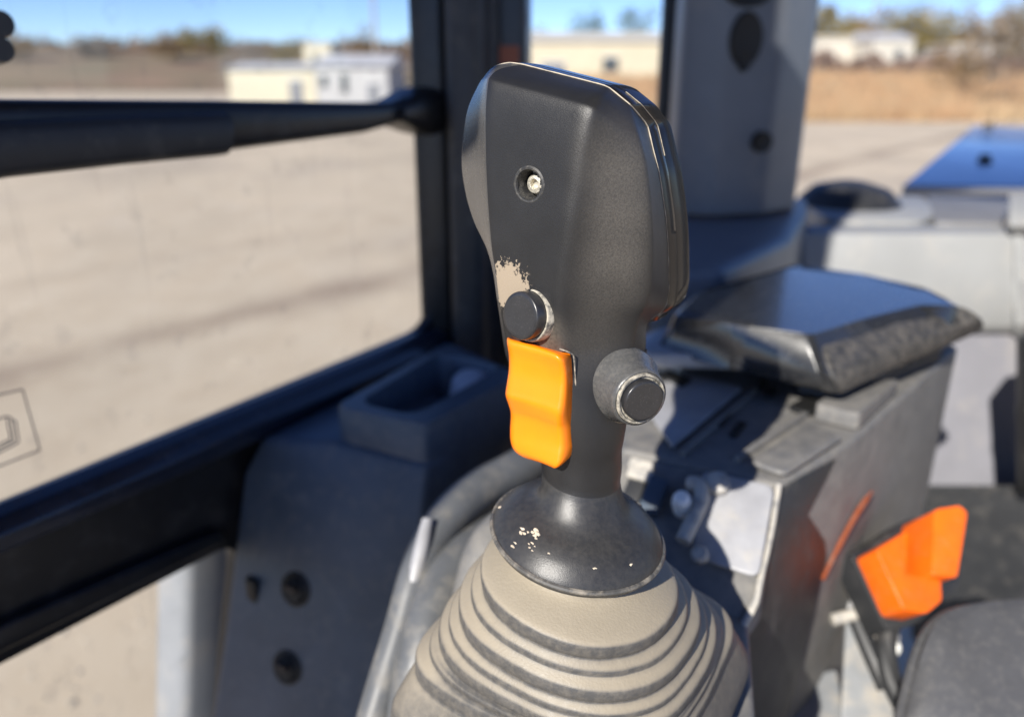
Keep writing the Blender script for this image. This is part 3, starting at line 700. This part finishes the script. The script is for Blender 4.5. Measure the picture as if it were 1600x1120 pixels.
# outer side flank
fl_ = [((1219, 758, -.226), (1336, 690, -.228)), ((1200, 880, -.256), (1300, 840, -.30)), ((1165, 985, -.282), (1268, 960, -.34)), ((1105, 1190, -.32), (1205, 1180, -.40))]
rings = []
for a, b in fl_:
    A, B = zl(*a), zl(*b); rings.append([A, B, B + Vector((0, .03, -.25)), A + Vector((0, .03, -.25))])
mk('console_flank', *loft(rings), M['blackmatte'], rc, bevel=.004)
# sunlit edge of the flank, put in as a pale tube
M['worn'] = mat('pale_lit_edge', (.34, .33, .31), .45, .3, 120, .2, 900, .6, (.5, .45, .36), 120, .5)
ed = cr([zl(1217, 757, -.224), zl(1205, 830, -.243), zl(1188, 906, -.259), zl(1180, 940, -.267), zl(1150, 1005, -.283), zl(1122, 1110, -.302)], 4)
mk('pale_lit_edge', *tube(ed, [.0018] * 12 + [.0022] * 4 + [.0012] * (len(ed) - 16), 8), M['worn'], rc)
# grey cover plate, its rounded border, its screw caps
pl = [zl(1098, 737, -.2245), zl(1211, 762, -.2245), zl(1186, 905, -.258), zl(1082, 872, -.256)]
plate = slab('cover_plate', pl, .003, M['coversheet'], rc, .0012, .006)
c = zl(1122, 757, -.225); nn = (pl[1] - pl[0]).cross(pl[2] - pl[0]).normalized(); nn = nn if nn.dot(O - pl[0]) > 0 else -nn
mk('screw_cap', *lathe(c, nn, [(.007, 0), (.007, .004), (.005, .0055), (0, .006)], 20), M['worn'], plate)
c = zl(1094, 868, -.252)
mk('screw_cap', *lathe(c, nn, [(.005, 0), (.005, .004), (.0035, .0055), (0, .006)], 20), M['worn'], plate)
# key switch with loop guard
gd = [zl(1068, 850, -.248) + nn * .004, zl(1085, 820, -.243) + nn * .008, zl(1098, 790, -.236) + nn * .009, zl(1094, 768, -.232) + nn * .009, zl(1078, 762, -.231) + nn * .006]
mk('key_guard', *tube(cr(gd, 5), .0045, 12), M['worn'], rc)
mk('key_barrel', *lathe(zl(1068, 792, -.236), nn, [(.0065, -.002), (.0065, .006), (.005, .009), (.005, .012), (.003, .0135), (0, .0135)], 20), M['white'], rc)
mk('rocker_switch', *box(zl(1022, 778, -.240), E2 * .006, nn * .006, nn.cross(E2) * .012), M['console'], rc, bevel=.0015)
mk('rocker_switch', *box(zl(992, 768, -.240), E2 * .006, nn * .004, nn.cross(E2) * .012), M['blackmatte'], rc, bevel=.0015)
for u, v in ((1000, 742), (1002, 728)):
    mk('pale_tab', *box(zl(u, v, -.231), E2 * .008, nn * .003, nn.cross(E2) * .004), M['worn'], rc, bevel=.0015)
# flap lid and pocket on top
ZL = ZC + .0015
slab('flap_lid', [zl(1000, 628, ZL), zl(1050, 702, ZL), zl(1160, 610, ZL), zl(1060, 588, ZL)], .003, M['coversheet'], rc, .001, .004)
slab('finger_pocket', [zl(1030, 592, ZL), zl(1065, 612, ZL), zl(1080, 600, ZL), zl(1045, 585, ZL)], .0045, M['dark'], rc, .001, .002)
slab('pocket_lip', [zl(1020, 578, ZL), zl(1062, 590, ZL), zl(1070, 582, ZL), zl(1030, 570, ZL)], .008, M['worn'], rc, .002)
slab('top_pad', [zl(1170, 728, ZL), zl(1225, 748, ZL), zl(1318, 688, ZL), zl(1262, 668, ZL)], .004, M['consoledusty'], rc, .002, .006)
slab('top_recess', [zl(1228, 640, ZL), zl(1265, 652, ZL), zl(1300, 632, ZL), zl(1262, 622, ZL)], .003, M['dark'], rc, .001, .006)
slab('top_bracket', [zl(1270, 655, ZL), zl(1340, 672, ZL), zl(1400, 615, ZL), zl(1320, 620, ZL)], .012, M['consoledusty'], rc, .003, .004)
# moulded joints and slots in the console top
for q in (((1066, 712), (1180, 612)), ((1150, 722), (1262, 648)), ((1100, 560), (1240, 590)), ((1250, 610), (1330, 628))):
    a, b = zl(*q[0], ZC), zl(*q[1], ZC); d_ = (b - a); n_ = Vector((-d_.y, d_.x, 0)).normalized()
    mk('moulded_rib', *box((a + b) / 2 + ZUP * .001, d_ / 2, n_ * .0022, ZUP * .003), M['consoledusty'], rc, bevel=.001)
for u, v in ((1108, 640), (1130, 656), (1152, 672), (1205, 615), (1188, 604)):
    c = zl(u, v, ZC + .001); mk('vent_slot', *box(c, E1 * .012, E2 * .0025, ZUP * .0022), M['dark'], rc, bevel=.0008)
# orange pinstripe down the outer flank
st = [P(1362, 768, .56), P(1340, 800, .55), P(1312, 850, .54), P(1285, 905, .53)]
mk('orange_stripe', *tube(cr(st, 4), [.0008] * 2 + [.0018] * 7 + [.0014] * 4, 8), M['orangepaint'], rc)

# ------------------------------------------------------------------ armrest
arm = thing('armrest', 'glossy black armrest pad with dusty worn end above the right console', 'armrest', PZ(1300, 560, -.23))
ZA = -.166
def polyz(px, z): return [PZ(u, v, z) for u, v in px]
topp = [(1052, 492), (1090, 458), (1238, 417), (1350, 432), (1455, 456), (1498, 478), (1440, 476), (1345, 500), (1268, 524), (1160, 510)]
midp = [(1044, 512), (1086, 470), (1238, 424), (1355, 438), (1470, 462), (1530, 500), (1480, 520), (1390, 548), (1290, 585), (1150, 545)]
botp = [(1022, 548), (1088, 500), (1240, 450), (1360, 460), (1480, 485), (1532, 516), (1470, 545), (1400, 575), (1310, 616), (1150, 578)]
zr = [(topp, ZA - .004, .93), (topp, ZA, .98), (topp, ZA - .0005, 1.0), (midp, ZA - .018, 1.0), (botp, ZA - .034, 1.0), (botp, ZA - .041, .965)]
rings = []
for px, z, s in zr:
    q = polyz(px, z); c = sum(q, Vector()) / len(q); rings.append([c + (p - c) * s for p in roundpoly(q, .007, 4)])
rings[0] = [p + Vector((0, 0, .004)) for p in rings[0]]
mk('armrest_pad', *loft(rings), M['arm'], arm, angle=55)
# worn, scuffed cap over the free end
capt = [(1272, 522), (1345, 499), (1440, 474), (1500, 478)]; capm = [(1292, 584), (1390, 546), (1482, 519), (1531, 500)]; capb = [(1311, 615), (1400, 574), (1472, 544), (1532, 516)]
g0 = []
for px, z, o_ in ((capt, ZA - .002, .0035), (capm, ZA - .017, .006), (capb, ZA - .034, .003), (capb, ZA - .041, .000)):
    q = cr(polyz(px, z), 6); g0.append([p + Vector((.25, -.9, .15)).normalized() * o_ for p in q])
nn2 = len(g0[0]); vs_ = [p for r in g0 for p in r]
vs_ = [p + Vector((.2, -.9, .2)) * (.0034 * noise.noise(p * 55) + .0012 * noise.noise(p * 150)) for p in vs_]
mk('worn_end', vs_, [[k * nn2 + i, k * nn2 + i + 1, (k + 1) * nn2 + i + 1, (k + 1) * nn2 + i] for k in range(3) for i in range(nn2 - 1)], M['armworn'], arm, solid=.004, sub=1)
mk('armrest_arm', *prism([PZ(u, v, -.196) for u, v in ((985, 528), (1050, 505), (1240, 470), (1280, 530), (1150, 556), (1010, 552))], Vector((0, 0, -.012))), M['coversheet'], arm, bevel=.003)
mk('armrest_post', *prism([PZ(u, v, -.20) for u, v in ((1300, 545), (1440, 500), (1480, 520), (1350, 570))], Vector((0, 0, -.12))), M['blackmatte'], arm, bevel=.006)

# ------------------------------------------------------------------ pale rear trim
tr = thing('rear_trim', 'pale grey moulded rear trim with square recess behind the armrest', 'trim panel', PZ(1420, 480, -.5))
YT = 1.04
def TY(u, v, y=YT): return PY(u, v, y)
prof_t = [(352, 1.12), (358, 1.07), (366, 1.045), (378, 1.04), (440, 1.03), (505, 1.02), (520, 1.03)]
us = [1228, 1240, 1256, 1300, 1400, 1500, 1570, 1700]
rings = []
for u in us:
    k = {1228: 1.06, 1240: 1.025, 1256: 1.008}.get(u, 1.0)
    ring = [PY(u + (18 if v < 362 and u < 1260 else 0), v, y * k) for v, y in prof_t]
    ring += [PY(u, 540, 1.2), PY(u, 360, 1.22)]
    rings.append(ring)
mk('upper_panel', *loft(rings), M['trim'], tr, angle=50)
gr = [PY(1590, v, y - .002) for v, y in prof_t]
mk('panel_joint', *tube(gr, .006, 8), M['trim'], tr)
rings = []
for u in (1330, 1372, 1395, 1500, 1700):
    rings.append([PY(u, 512, 1.04), PY(u - 10, 600, 1.02), PY(u - 24, 720, .98), PY(u - 40, 830, .95), PY(u - 40, 860, 1.2), PY(u, 500, 1.2)])
mk('lower_panel', *loft(rings), M['trim2'], tr, angle=50)
# dished top with recess
dish = [PZ(u, v, -.190) for u, v in ((1255, 318), (1290, 306), (1440, 306), (1470, 330), (1440, 345), (1300, 344))]
mk('dished_top', *prism(roundpoly(dish, .02, 4), Vector((0, 0, -.04))), M['trim'], tr, bevel=.008)
mk('top_recess', *prism([PZ(u, v, -.188) for u, v in ((1448, 304), (1586, 304), (1566, 349), (1462, 346))], Vector((0, 0, -.03))), mat('recess_grey', (.17, .17, .175), .6), tr, bevel=.004)
mk('end_bolster', *loft([[PY(u, v, y) for v, y in ((300, 1.12), (330, 1.05), (352, 1.02), (370, 1.04), (365, 1.15))] for u in (1575, 1590, 1620, 1720)]), M['trim'], tr, bevel=.006)
c = PZ(1330, 300, -.15)
mk('hose_boss', *lathe(PY(1330, 300, 1.28), Vector((0, -.1, 1)), [(.085, -.06), (.08, -.015), (.062, .004), (.03, .014), (0, .016)], 32), M['blackmatte'], label='low black rubber dome behind the pale rear trim', cat='cap')

# ------------------------------------------------------------------ glossy rear hood outside
hood = thing('engine_hood', 'glossy flat engine hood panel reflecting blue sky behind the rear trim', 'hood', PY(1520, 290, 1.3))
tilt = .0
hq = [PY(1410, 289, 1.45), PY(1760, 292, 1.45), PY(1760, 206, 2.5), PY(1521, 196, 2.5)]
mk('hood_panel', *prism(hq, Vector((0, .004, -.028))), M['hood'], hood, bevel=.006)
for u, v, y in ((1537, 252, 1.76), (1543, 199, 2.44)):
    mk('hood_latch', *lathe(PY(u, v + 6, y), ZUP, [(.022, -.01), (.022, .004), (.014, .008), (.012, .022), (.0, .024)], 20), M['blackmatte'], hood)

# ------------------------------------------------------------------ seat, belt buckle and bits between
seat = thing('operator_seat', 'dark grey vinyl seat cushion with piped front corner beside the buckle', 'seat', P(1520, 1120, .6))
cu = [(1395, 1180), (1412, 1080), (1440, 985), (1478, 948), (1560, 936), (1700, 930), (1800, 1200)]
ct = [P(u, v, d) for (u, v), d in zip(cu, (.44, .46, .48, .495, .50, .50, .44))]
c = sum(ct, Vector()) / 7
rings = []
for s, dzz in ((1.0, -.12), (1.02, -.05), (1.0, -.014), (.97, -.003), (.9, .004), (.6, .008)):
    rings.append([c + (p - c) * s + Vector((0, 0, dzz)) for p in roundpoly(ct, .02, 4)])
mk('seat_cushion', *loft(rings), M['seat'], seat, angle=70)
pip = [p + Vector((0, 0, -.004)) for p in roundpoly(ct, .02, 4)]
mk('piping', *ringtube(thin(pip, .002), .0028), M['seat'], seat)
mk('seat_backrest', *loft([[PY(u, v, y) for u, y in ((1588, .80), (1602, .76), (1700, .74), (1700, .9), (1600, .88))] for v in (520, 560, 640, 720, 770)]), M['blackmatte'], seat, bevel=.01)
mk('unseen_seat_back', *box(O + Vector((.92, .66, -.05)), Vector((.26, 0, 0)), Vector((.03, .09, .02)), Vector((0, .05, .36))), M['seat'], seat, bevel=.04)  # out of frame, added so the grip's right side mirrors something dark
rings = [[PY(1588 - o_, v, .80), PY(1602 - o_, v, .76), PY(1760, v, .74), PY(1760, v, .9), PY(1600 - o_, v, .88)] for v, o_ in ((500, -30), (560, -8), (640, 2), (700, -4), (760, -26))]
mk('bolster', *loft(rings), M['blackmatte'], seat, bevel=.012)
mk('seat_shadow_box', *loft([[PY(u, v, y) for u, y in ((1424, .86), (1720, .80), (1720, .95), (1424, .95))] for v in (758, 900, 1000)]), M['blackmatte'], seat, bevel=.006)  # black box standing in for the shadowed area by the seat

bk = thing('seat_belt_buckle', 'bright orange seat belt buckle in dark housing beside the seat cushion', 'buckle', P(1440, 930, .60))
def BK(u, v, d): return P(u, v, d)
ht = [BK(1352, 852, .545), BK(1375, 845, .56), BK(1440, 800, .575), BK(1535, 790, .58), BK(1525, 905, .555), BK(1460, 965, .53), BK(1410, 978, .53)]
nrm = (ht[2] - ht[0]).cross(ht[5] - ht[0]).normalized(); nrm = nrm if nrm.dot(O - ht[0]) > 0 else -nrm
mk('buckle_housing', *prism([p - nrm * .016 for p in roundpoly(ht, .004, 4)], -nrm * .022), M['blackmatte'], bk, bevel=.003)
o1 = [BK(1369, 858, .540), BK(1412, 832, .552), BK(1414, 896, .541), BK(1470, 905, .538), BK(1472, 938, .528), BK(1448, 958, .522), BK(1412, 952, .523)]
mk('release_button', *prism(roundpoly(o1, .003, 3), -nrm * .022), M['orangedark'], bk, bevel=.003)
body = [BK(1372, 858, .549), BK(1412, 834, .560), BK(1458, 800, .572), BK(1500, 791, .572), BK(1496, 900, .548), BK(1472, 936, .537), BK(1448, 956, .531), BK(1412, 950, .532)]
mk('buckle_core', *prism([p - nrm * .024 for p in roundpoly(body, .003, 3)], -nrm * .008), M['orangedark'], bk, bevel=.002)
o2 = [BK(1405, 836, .574), BK(1475, 790, .588), BK(1475, 908, .562), BK(1405, 904, .558)]
mk('button_slope', *prism(o2, -nrm * .012), M['orangedark'], bk, bevel=.002)
o3 = [BK(1460, 796, .556), BK(1500, 789, .556), BK(1512, 800, .556), BK(1496, 902, .534), BK(1456, 898, .534)]
mk('guide_rib', *prism(roundpoly(o3, .003, 3), -nrm * .034), M['orangedark'], bk, bevel=.003)

# seat slide bracket and belt stalk in the gap
br_ = thing('slide_bracket', 'dusty metal seat slide bracket in the gap under the orange buckle', 'bracket', P(1320, 1080, .6))
slab('bracket_plate', [P(1310, 880, .62), P(1372, 890, .62), P(1404, 1000, .60), P(1330, 1000, .60)], .004, M['coversheet'], br_, .001)
slab('lower_plate', [P(1320, 960, .60), P(1400, 965, .60), P(1400, 1150, .56), P(1310, 1150, .56)], .004, M['rail'], br_, .001)
mk('cross_rod', *tube([P(1300, 968, .57), P(1340, 958, .57), P(1386, 944, .57)], .0045, 10), M['worn'], br_)
mk('belt_stalk', *tube(cr([P(1400, 950, .56), P(1385, 1000, .55), P(1392, 1060, .54), P(1410, 1100, .53)], 4), .007, 10), M['blackmatte'], br_)
mk('side_strap', *tube(cr([P(1335, 960, .575), P(1360, 1020, .56), P(1384, 1075, .55)], 4), .006, 10), M['blackmatte'], br_)
mk('slide_bolt', *lathe(P(1392, 1010, .575), (O - P(1392, 1010, .575)), [(.007, 0), (.007, .004), (.005, .006), (0, .006)], 12), M['white'], br_)
mk('slide_foot', *prism([P(1225, 1060, .60), P(1310, 1040, .60), P(1330, 1180, .55), P(1200, 1180, .55)], Vector((0, 0, -.03))), M['rail'], br_, bevel=.004)

# ------------------------------------------------------------------ outside: field, buildings, trees
M['hill'] = mat('far_hill', (.20, .13, .085), .95, .3, .05, 0, 1, .6, (.15, .14, .075), .03, .5)
M['field'] = mat('dry_field', (.34, .21, .11), .95, .25, .3, 0, 1, .5, (.30, .24, .15), .2, .5)
def terrain(name, x0, x1, nx, ys, zf, m, label):
    vs, fs = [], []
    for j, y in enumerate(ys):
        for i in range(nx + 1): x = x0 + (x1 - x0) * i / nx; vs.append((x, y, zf(x, y, j)))
    for j in range(len(ys) - 1):
        for i in range(nx): a = j * (nx + 1) + i; fs.append([a, a + 1, a + nx + 2, a + nx + 1])
    o = mk(name, vs, fs, m, kind='structure', label=label); return o
ysf = [36, 38, 44, 55, 70, 85, 100, 140]
def zfield(x, y, j=0):
    t = max(0, min(1, (y - 36) / 60)); return -.05 + 3.0 * t * t * (3 - 2 * t) + .12 * noise.noise(Vector((x * .2, y * .2, 0))) * t
terrain('field', -2, 140, 60, ysf, zfield, M['field'], 'dry tan field rising behind the gravel lot')
def zhill(x, y, j): return [-.5, 3, 9, 13, 12][j] * (1 + .25 * noise.noise(Vector((x * .01, j * .5, 3)))) * (1.05 if x < -40 else 1)
terrain('hill', -420, 60, 60, [140, 170, 230, 300, 340], zhill, M['hill'], 'low brown scrubby hill along the skyline')
# dry grass
vs, fs = [], []
M['grass'] = mat('dry_grass', (.38, .225, .12), .9, .25, .8, 0, 1, .6, (.42, .34, .21), .5, .5)
for i in range(26000):
    y = 36 + 44 * random.random() ** 1.6; x = random.uniform(.05, .85) * y * 1.05
    z = zfield(x, y); h = random.uniform(.35, .95); a = random.uniform(0, 6.28); wd = random.uniform(.02, .05)
    dx, dy = math.cos(a) * wd, math.sin(a) * wd; k = len(vs)
    vs += [(x - dx, y - dy, z - .03), (x + dx, y + dy, z - .03), (x + random.uniform(-.25, .25), y + random.uniform(-.2, .2), z + h)]; fs.append([k, k + 1, k + 2])
mk('dry_grass', vs, fs, M['grass'], fix=False, smooth=False, kind='stuff', label='tall dry orange grass covering the field edge')

# loose stones on the lot
M['stone'] = mat('loose_stone', (.50, .44, .35), .9, .3, 3)
vs, fs = [], []
for i in range(9000):
    y = .9 + 16 * random.random() ** 1.7; x = random.uniform(-1.0, .95) * (y + .6)
    r_ = random.uniform(.003, .012) * (1 + .8 * (random.random() < .04)) * (1 + y * .06); k = len(vs)
    sx, sy, sz = (r_ * random.uniform(.6, 1.3) for _ in range(3)); sz *= .6
    vs += [(x + sx, y, sz * .3), (x, y + sy, sz * .3), (x - sx, y, sz * .3), (x, y - sy, sz * .3), (x, y, sz), (x, y, -sz)]
    fs += [[k + a, k + (a + 1) % 4, k + 4] for a in range(4)] + [[k + (a + 1) % 4, k + a, k + 5] for a in range(4)]
mk('gravel', vs, fs, M['stone'], fix=False, smooth=False, kind='stuff', label='loose gravel stones scattered over the lot')

def building(name, label, u0, u1, vtop, vbase_z, dist, depth, wall, roofm, yaw=0, gable=0, wins=(), doors=(), group=None):
    """u0..u1 front wall, vtop eaves line, at distance dist; ground at height vbase_z"""
    A, B = PY(u0, 128, dist), PY(u1, 128, dist); A.z = B.z = vbase_z
    H = PY(u0, vtop, dist).z - vbase_z
    t = thing(name, label, 'building', (A + B) / 2, group)
    X = (B - A); Wd = X.length; X.normalize(); X = Matrix.Rotation(yaw, 3, 'Z') @ X; Yd = Vector((-X.y, X.x, 0)); 
    mk('wall', *prism([A, A + X * Wd, A + X * Wd + Yd * depth, A + Yd * depth], ZUP * H), wall, t, smooth=False)
    o_ = .25; z0 = ZUP * (H + .01)
    e = [A - X * o_ - Yd * o_ + z0, A + X * (Wd + o_) - Yd * o_ + z0, A + X * (Wd + o_) + Yd * (depth + o_) + z0, A - X * o_ + Yd * (depth + o_) + z0]
    if gable:
        m0, m1 = (e[0] + e[3]) / 2 + ZUP * gable, (e[1] + e[2]) / 2 + ZUP * gable
        vs = e + [m0, m1]; fs = [[0, 1, 5, 4], [2, 3, 4, 5], [0, 4, 3], [1, 2, 5], [0, 3, 2, 1]]
        mk('roof', vs, fs, roofm, t, smooth=False)
    else: mk('roof', *prism(e, ZUP * .25), roofm, t, smooth=False)
    for nm, lst, mm in (('window', wins, M['winglass']), ('door', doors, M['doorm'])):
        for (f0, f1, h0, h1) in lst:
            c = A + X * Wd * (f0 + f1) / 2 + ZUP * H * (h0 + h1) / 2 - Yd * .02
            w_ = mk(nm, *box(c, X * Wd * (f1 - f0) / 2, Yd * .04, ZUP * H * (h1 - h0) / 2), mm, t, smooth=False)
            mk('frame', *box(c + ZUP * (H * (h1 - h0) / 2 + .05) - Yd * .03, X * (Wd * (f1 - f0) / 2 + .08), Yd * .05, ZUP * .06), M['bframe'], w_, smooth=False)
    return t
M['winglass'] = mat('dark_window', (.05, .06, .07), .15, .1); M['doorm'] = mat('door_grey', (.16, .17, .19), .5); M['bframe'] = mat('frame_white', (.6, .6, .58), .6)
M['cream'] = mat('cream_siding', (.50, .46, .35), .7, .06, .5); M['paleblue'] = mat('pale_siding', (.40, .40, .40), .7, .05, .5); M['whites'] = mat('white_siding', (.50, .47, .40), .7, .05, .5)
M['roofw'] = mat('pale_roof', (.45, .45, .46), .6, .08, .5); M['roofy'] = mat('cream_roof', (.5, .45, .33), .6, .08, .5)
building('cream_shed', 'cream yellow low shed with grey roof beyond the gravel lot', 357, 492, 108, 0, 58, 8, M['cream'], M['roofw'], gable=.5, doors=((.7, .85, 0, .7),))
building('pale_shed', 'pale grey blue shed with dark windows beside the cream shed', 494, 606, 104, 0, 56, 9, M['paleblue'], M['roofw'], gable=.9, wins=((.06, .16, .5, .8), (.34, .44, .35, .85)), doors=((.72, .86, 0, .6),))
building('hill_house', 'small pale house with flat roof on the hill', 478, 520, 70, 3.0, 150, 8, M['cream'], M['roofy'], wins=((.3, .5, .4, .7),))
building('long_warehouse', 'long cream warehouse with pale roof behind the joystick head', 822, 1060, 66, .8, 75, 14, M['roofy'], M['whites'], gable=1.2, doors=((.1, .25, 0, .6),), wins=((.5, .6, .4, .7),))
building('white_house', 'white gabled house at the far side of the dry field', 1356, 1420, 62, 2.6, 98, 9, M['whites'], M['roofw'], gable=1.0, wins=((.55, .75, .2, .7),))
building('flat_store', 'low white flat roofed store left of the gabled house', 1268, 1350, 60, 2.6, 104, 8, M['whites'], M['whites'], wins=((.2, .35, .2, .6),))
building('pale_barn', 'low pale barn right of the gabled house beyond the grass', 1476, 1540, 72, 2.6, 105, 8, M['paleblue'], M['whites'], wins=((.4, .6, .2, .6),))

M['bark'] = mat('bark', (.12, .09, .07), .9, .3, 3)
def leafm(n, c): return mat(n, c, .8, .35, .7)
LM = [leafm('leaf_olive', (.17, .13, .035)), leafm('leaf_green', (.06, .085, .025)), leafm('leaf_rust', (.20, .13, .06)), leafm('leaf_grey', (.20, .16, .12))]
def tree(name, label, u, dist, z0, h, rad, lm, n=700, leaf=.28, group=None, trunk=.35, cat='tree'):
    b = PY(u, 128, dist); b.z = z0
    t = thing(name, label, cat, b, group)
    pts = [b - ZUP * .2, b + ZUP * h * .3 + Vector((.1, 0, 0)), b + ZUP * h * .6, b + ZUP * h * .92]
    vs, fs = tube(pts, [.03 * h * trunk * 1.6, .02 * h * trunk * 1.6, .012 * h * trunk * 1.6, .003 * h], 7)
    for k in range(9):
        a = random.uniform(0, 6.28); s = b + ZUP * h * random.uniform(.2, .7); e = s + Vector((math.cos(a) * rad * .8, math.sin(a) * rad * .8, h * random.uniform(.12, .3)))
        v2, f2 = tube([s, s.lerp(e, .5) + ZUP * .1, e], [.008 * h, .005 * h, .002 * h], 5); fs += [[i + len(vs) for i in f] for f in f2]; vs += v2
    mk('trunk', vs, fs, M['bark'], t)
    cl = []
    for k in range(16):
        a = random.uniform(0, 6.28); q = random.random() ** .5
        cl.append((b + Vector((math.cos(a) * rad * q * .75, math.sin(a) * rad * q * .75, h * random.uniform(.3, .9))), rad * random.uniform(.28, .5)))
    vs, fs = [], []
    for i in range(n):
        c, r_ = random.choice(cl); d = Vector((random.gauss(0, 1), random.gauss(0, 1), random.gauss(0, 1))).normalized() * r_ * random.random() ** .4
        p = c + d; x = Vector((random.gauss(0, 1), random.gauss(0, 1), random.gauss(0, 1))).normalized(); y = x.orthogonal().normalized(); s = leaf * random.uniform(.6, 1.3); k = len(vs)
        vs += [p - x * s, p + y * s * .5, p + x * s, p - y * s * .5]; fs.append([k, k + 1, k + 2, k + 3])
    mk('crown', vs, fs, lm, t, fix=False, smooth=False)
    return t
tree('autumn_tree', 'round olive yellow tree rising behind the gabled white house', 1398, 112, 2.8, 8.5, 3.8, LM[0], 1100)
tree('green_tree', 'dark green tree standing over the long cream warehouse', 930, 130, 1, 11, 4.2, LM[1], 1000)
tree('green_tree', 'second dark green tree over the warehouse, beside the rear pillar', 988, 126, 1, 11.5, 4.2, LM[1], 1000)
tree('olive_tree', 'low olive tree at the warehouse end beside the black pillar', 846, 120, 1, 8.5, 4, LM[0], 900)
tree('bare_bush', 'tall grey brown leafless thicket at the edge of the dry grass', 1568, 48, .6, 5.2, 2.6, LM[3], 1300, .16, trunk=.2, cat='bush')
tree('rust_bush', 'rust brown bush beside the grey thicket in the dry grass', 1500, 60, 1.2, 3.2, 2.4, LM[2], 900, .18, trunk=.2, cat='bush')
tree('yellow_tree', 'thin yellow tree behind the flat roofed white store', 1300, 118, 2.8, 7.5, 3.0, LM[0], 700)
tree('pale_tree', 'pale rust tree beyond the low pale barn', 1520, 116, 2.8, 9.0, 4.6, LM[2], 1000)
tree('skyline_tree', 'rust brown tree on the hill beside the small pale house', 566, 150, 3, 8.0, 4.0, LM[2], 900)
tree('skyline_bush', 'dark olive bush on the hill above the cream shed roof', 452, 160, 4, 5.0, 5.0, LM[0], 800)
tree('hedge_bush', 'grey brown bush on the bare hill crest', 390, 170, 5, 3.6, 5.5, LM[3], 700)
for u, dd, h, r_, lm, lab in ((1278, 128, 10.5, 4.5, 0, 'broad yellow tree at the field end beside the grey column'), (1345, 130, 9.5, 4.5, 2, 'rust tree rising behind the gap between white store and gabled house'), (1450, 126, 10.5, 5.0, 0, 'tall olive tree between the gabled house and pale barn'),
                          (1585, 122, 11.5, 5.0, 0, 'tall olive tree over the thicket beyond the pale barn'), (1640, 110, 10, 5.0, 2, 'rust tree beyond the thicket past the pale barn')):
    tree('field_tree', lab, u, dd, 2.8, h, r_, LM[lm], 1300, .34)
for u, dd, h, r_, lm, lab in ((30, 200, 3.5, 7, 2, 'low rust scrub on the bare hill near the rubber stops'), (150, 210, 3.0, 7, 3, 'low grey scrub along the middle of the bare hill'), (270, 205, 3.5, 7, 2, 'low rust scrub on the hill left of the cream shed'), (330, 190, 4, 6, 0, 'low olive scrub on the hill near the cream shed')):
    tree('hill_scrub', lab, u, dd, 8.0, h, r_, LM[lm], 700, .5, trunk=.2, cat='bush')
def scrub(name, label, u0, u1, d0, d1, z0, h0, h1, n, lm, leaf):
    vs, fs = [], []
    for i in range(n):
        u = random.uniform(u0, u1); d = random.uniform(d0, d1); p = PY(u, 128, d)
        hh = h0 + (h1 - h0) * (.5 + .5 * noise.noise(Vector((u * .03, d * .05, 1)))); p.z = z0 + hh * random.random() ** 1.3
        x = Vector((random.gauss(0, 1), random.gauss(0, 1), random.gauss(0, 1))).normalized(); y = x.orthogonal().normalized(); s = leaf * random.uniform(.6, 1.3); k = len(vs)
        vs += [p - x * s, p + y * s * .5, p + x * s, p - y * s * .5]; fs.append([k, k + 1, k + 2, k + 3])
    mk(name, vs, fs, lm, fix=False, smooth=False, kind='stuff', label=label)
scrub('field_scrub', 'brown scrub belt between the dry grass and the white houses', 1240, 1760, 82, 96, 2.2, .9, 3.0, 7000, leafm('scrub_mauve', (.20, .135, .10)), .35)
scrub('far_wood', 'hazy olive and tan wood behind the white houses', 1200, 1800, 122, 160, 2.5, 5, 12, 14000, leafm('wood_tan', (.24, .185, .09)), .5)
scrub('hill_brush', 'brown brush along the crest of the far hill', -300, 660, 225, 290, 8, 1.5, 7, 14000, leafm('brush_brown', (.19, .125, .075)), .8)
M['pole'] = mat('weathered_pole', (.30, .26, .22), .9, .2, 2)
for u, d, z0, h, lab in ((590, 62, 0, 9, 'weathered utility pole behind the pale grey blue shed'), (1352, 100, 2.6, 9.5, 'weathered utility pole between the white store and gabled house')):
    b = PY(u, 128, d); b.z = z0; t = thing('utility_pole', lab, 'pole', b)
    mk('pole', *tube([b, b + ZUP * h], [.16, .11], 10), M['pole'], t)
    mk('crossarm', *box(b + ZUP * (h - .5), Vector((1.1, 0, 0)), Vector((0, .06, 0)), ZUP * .07), M['pole'], t)
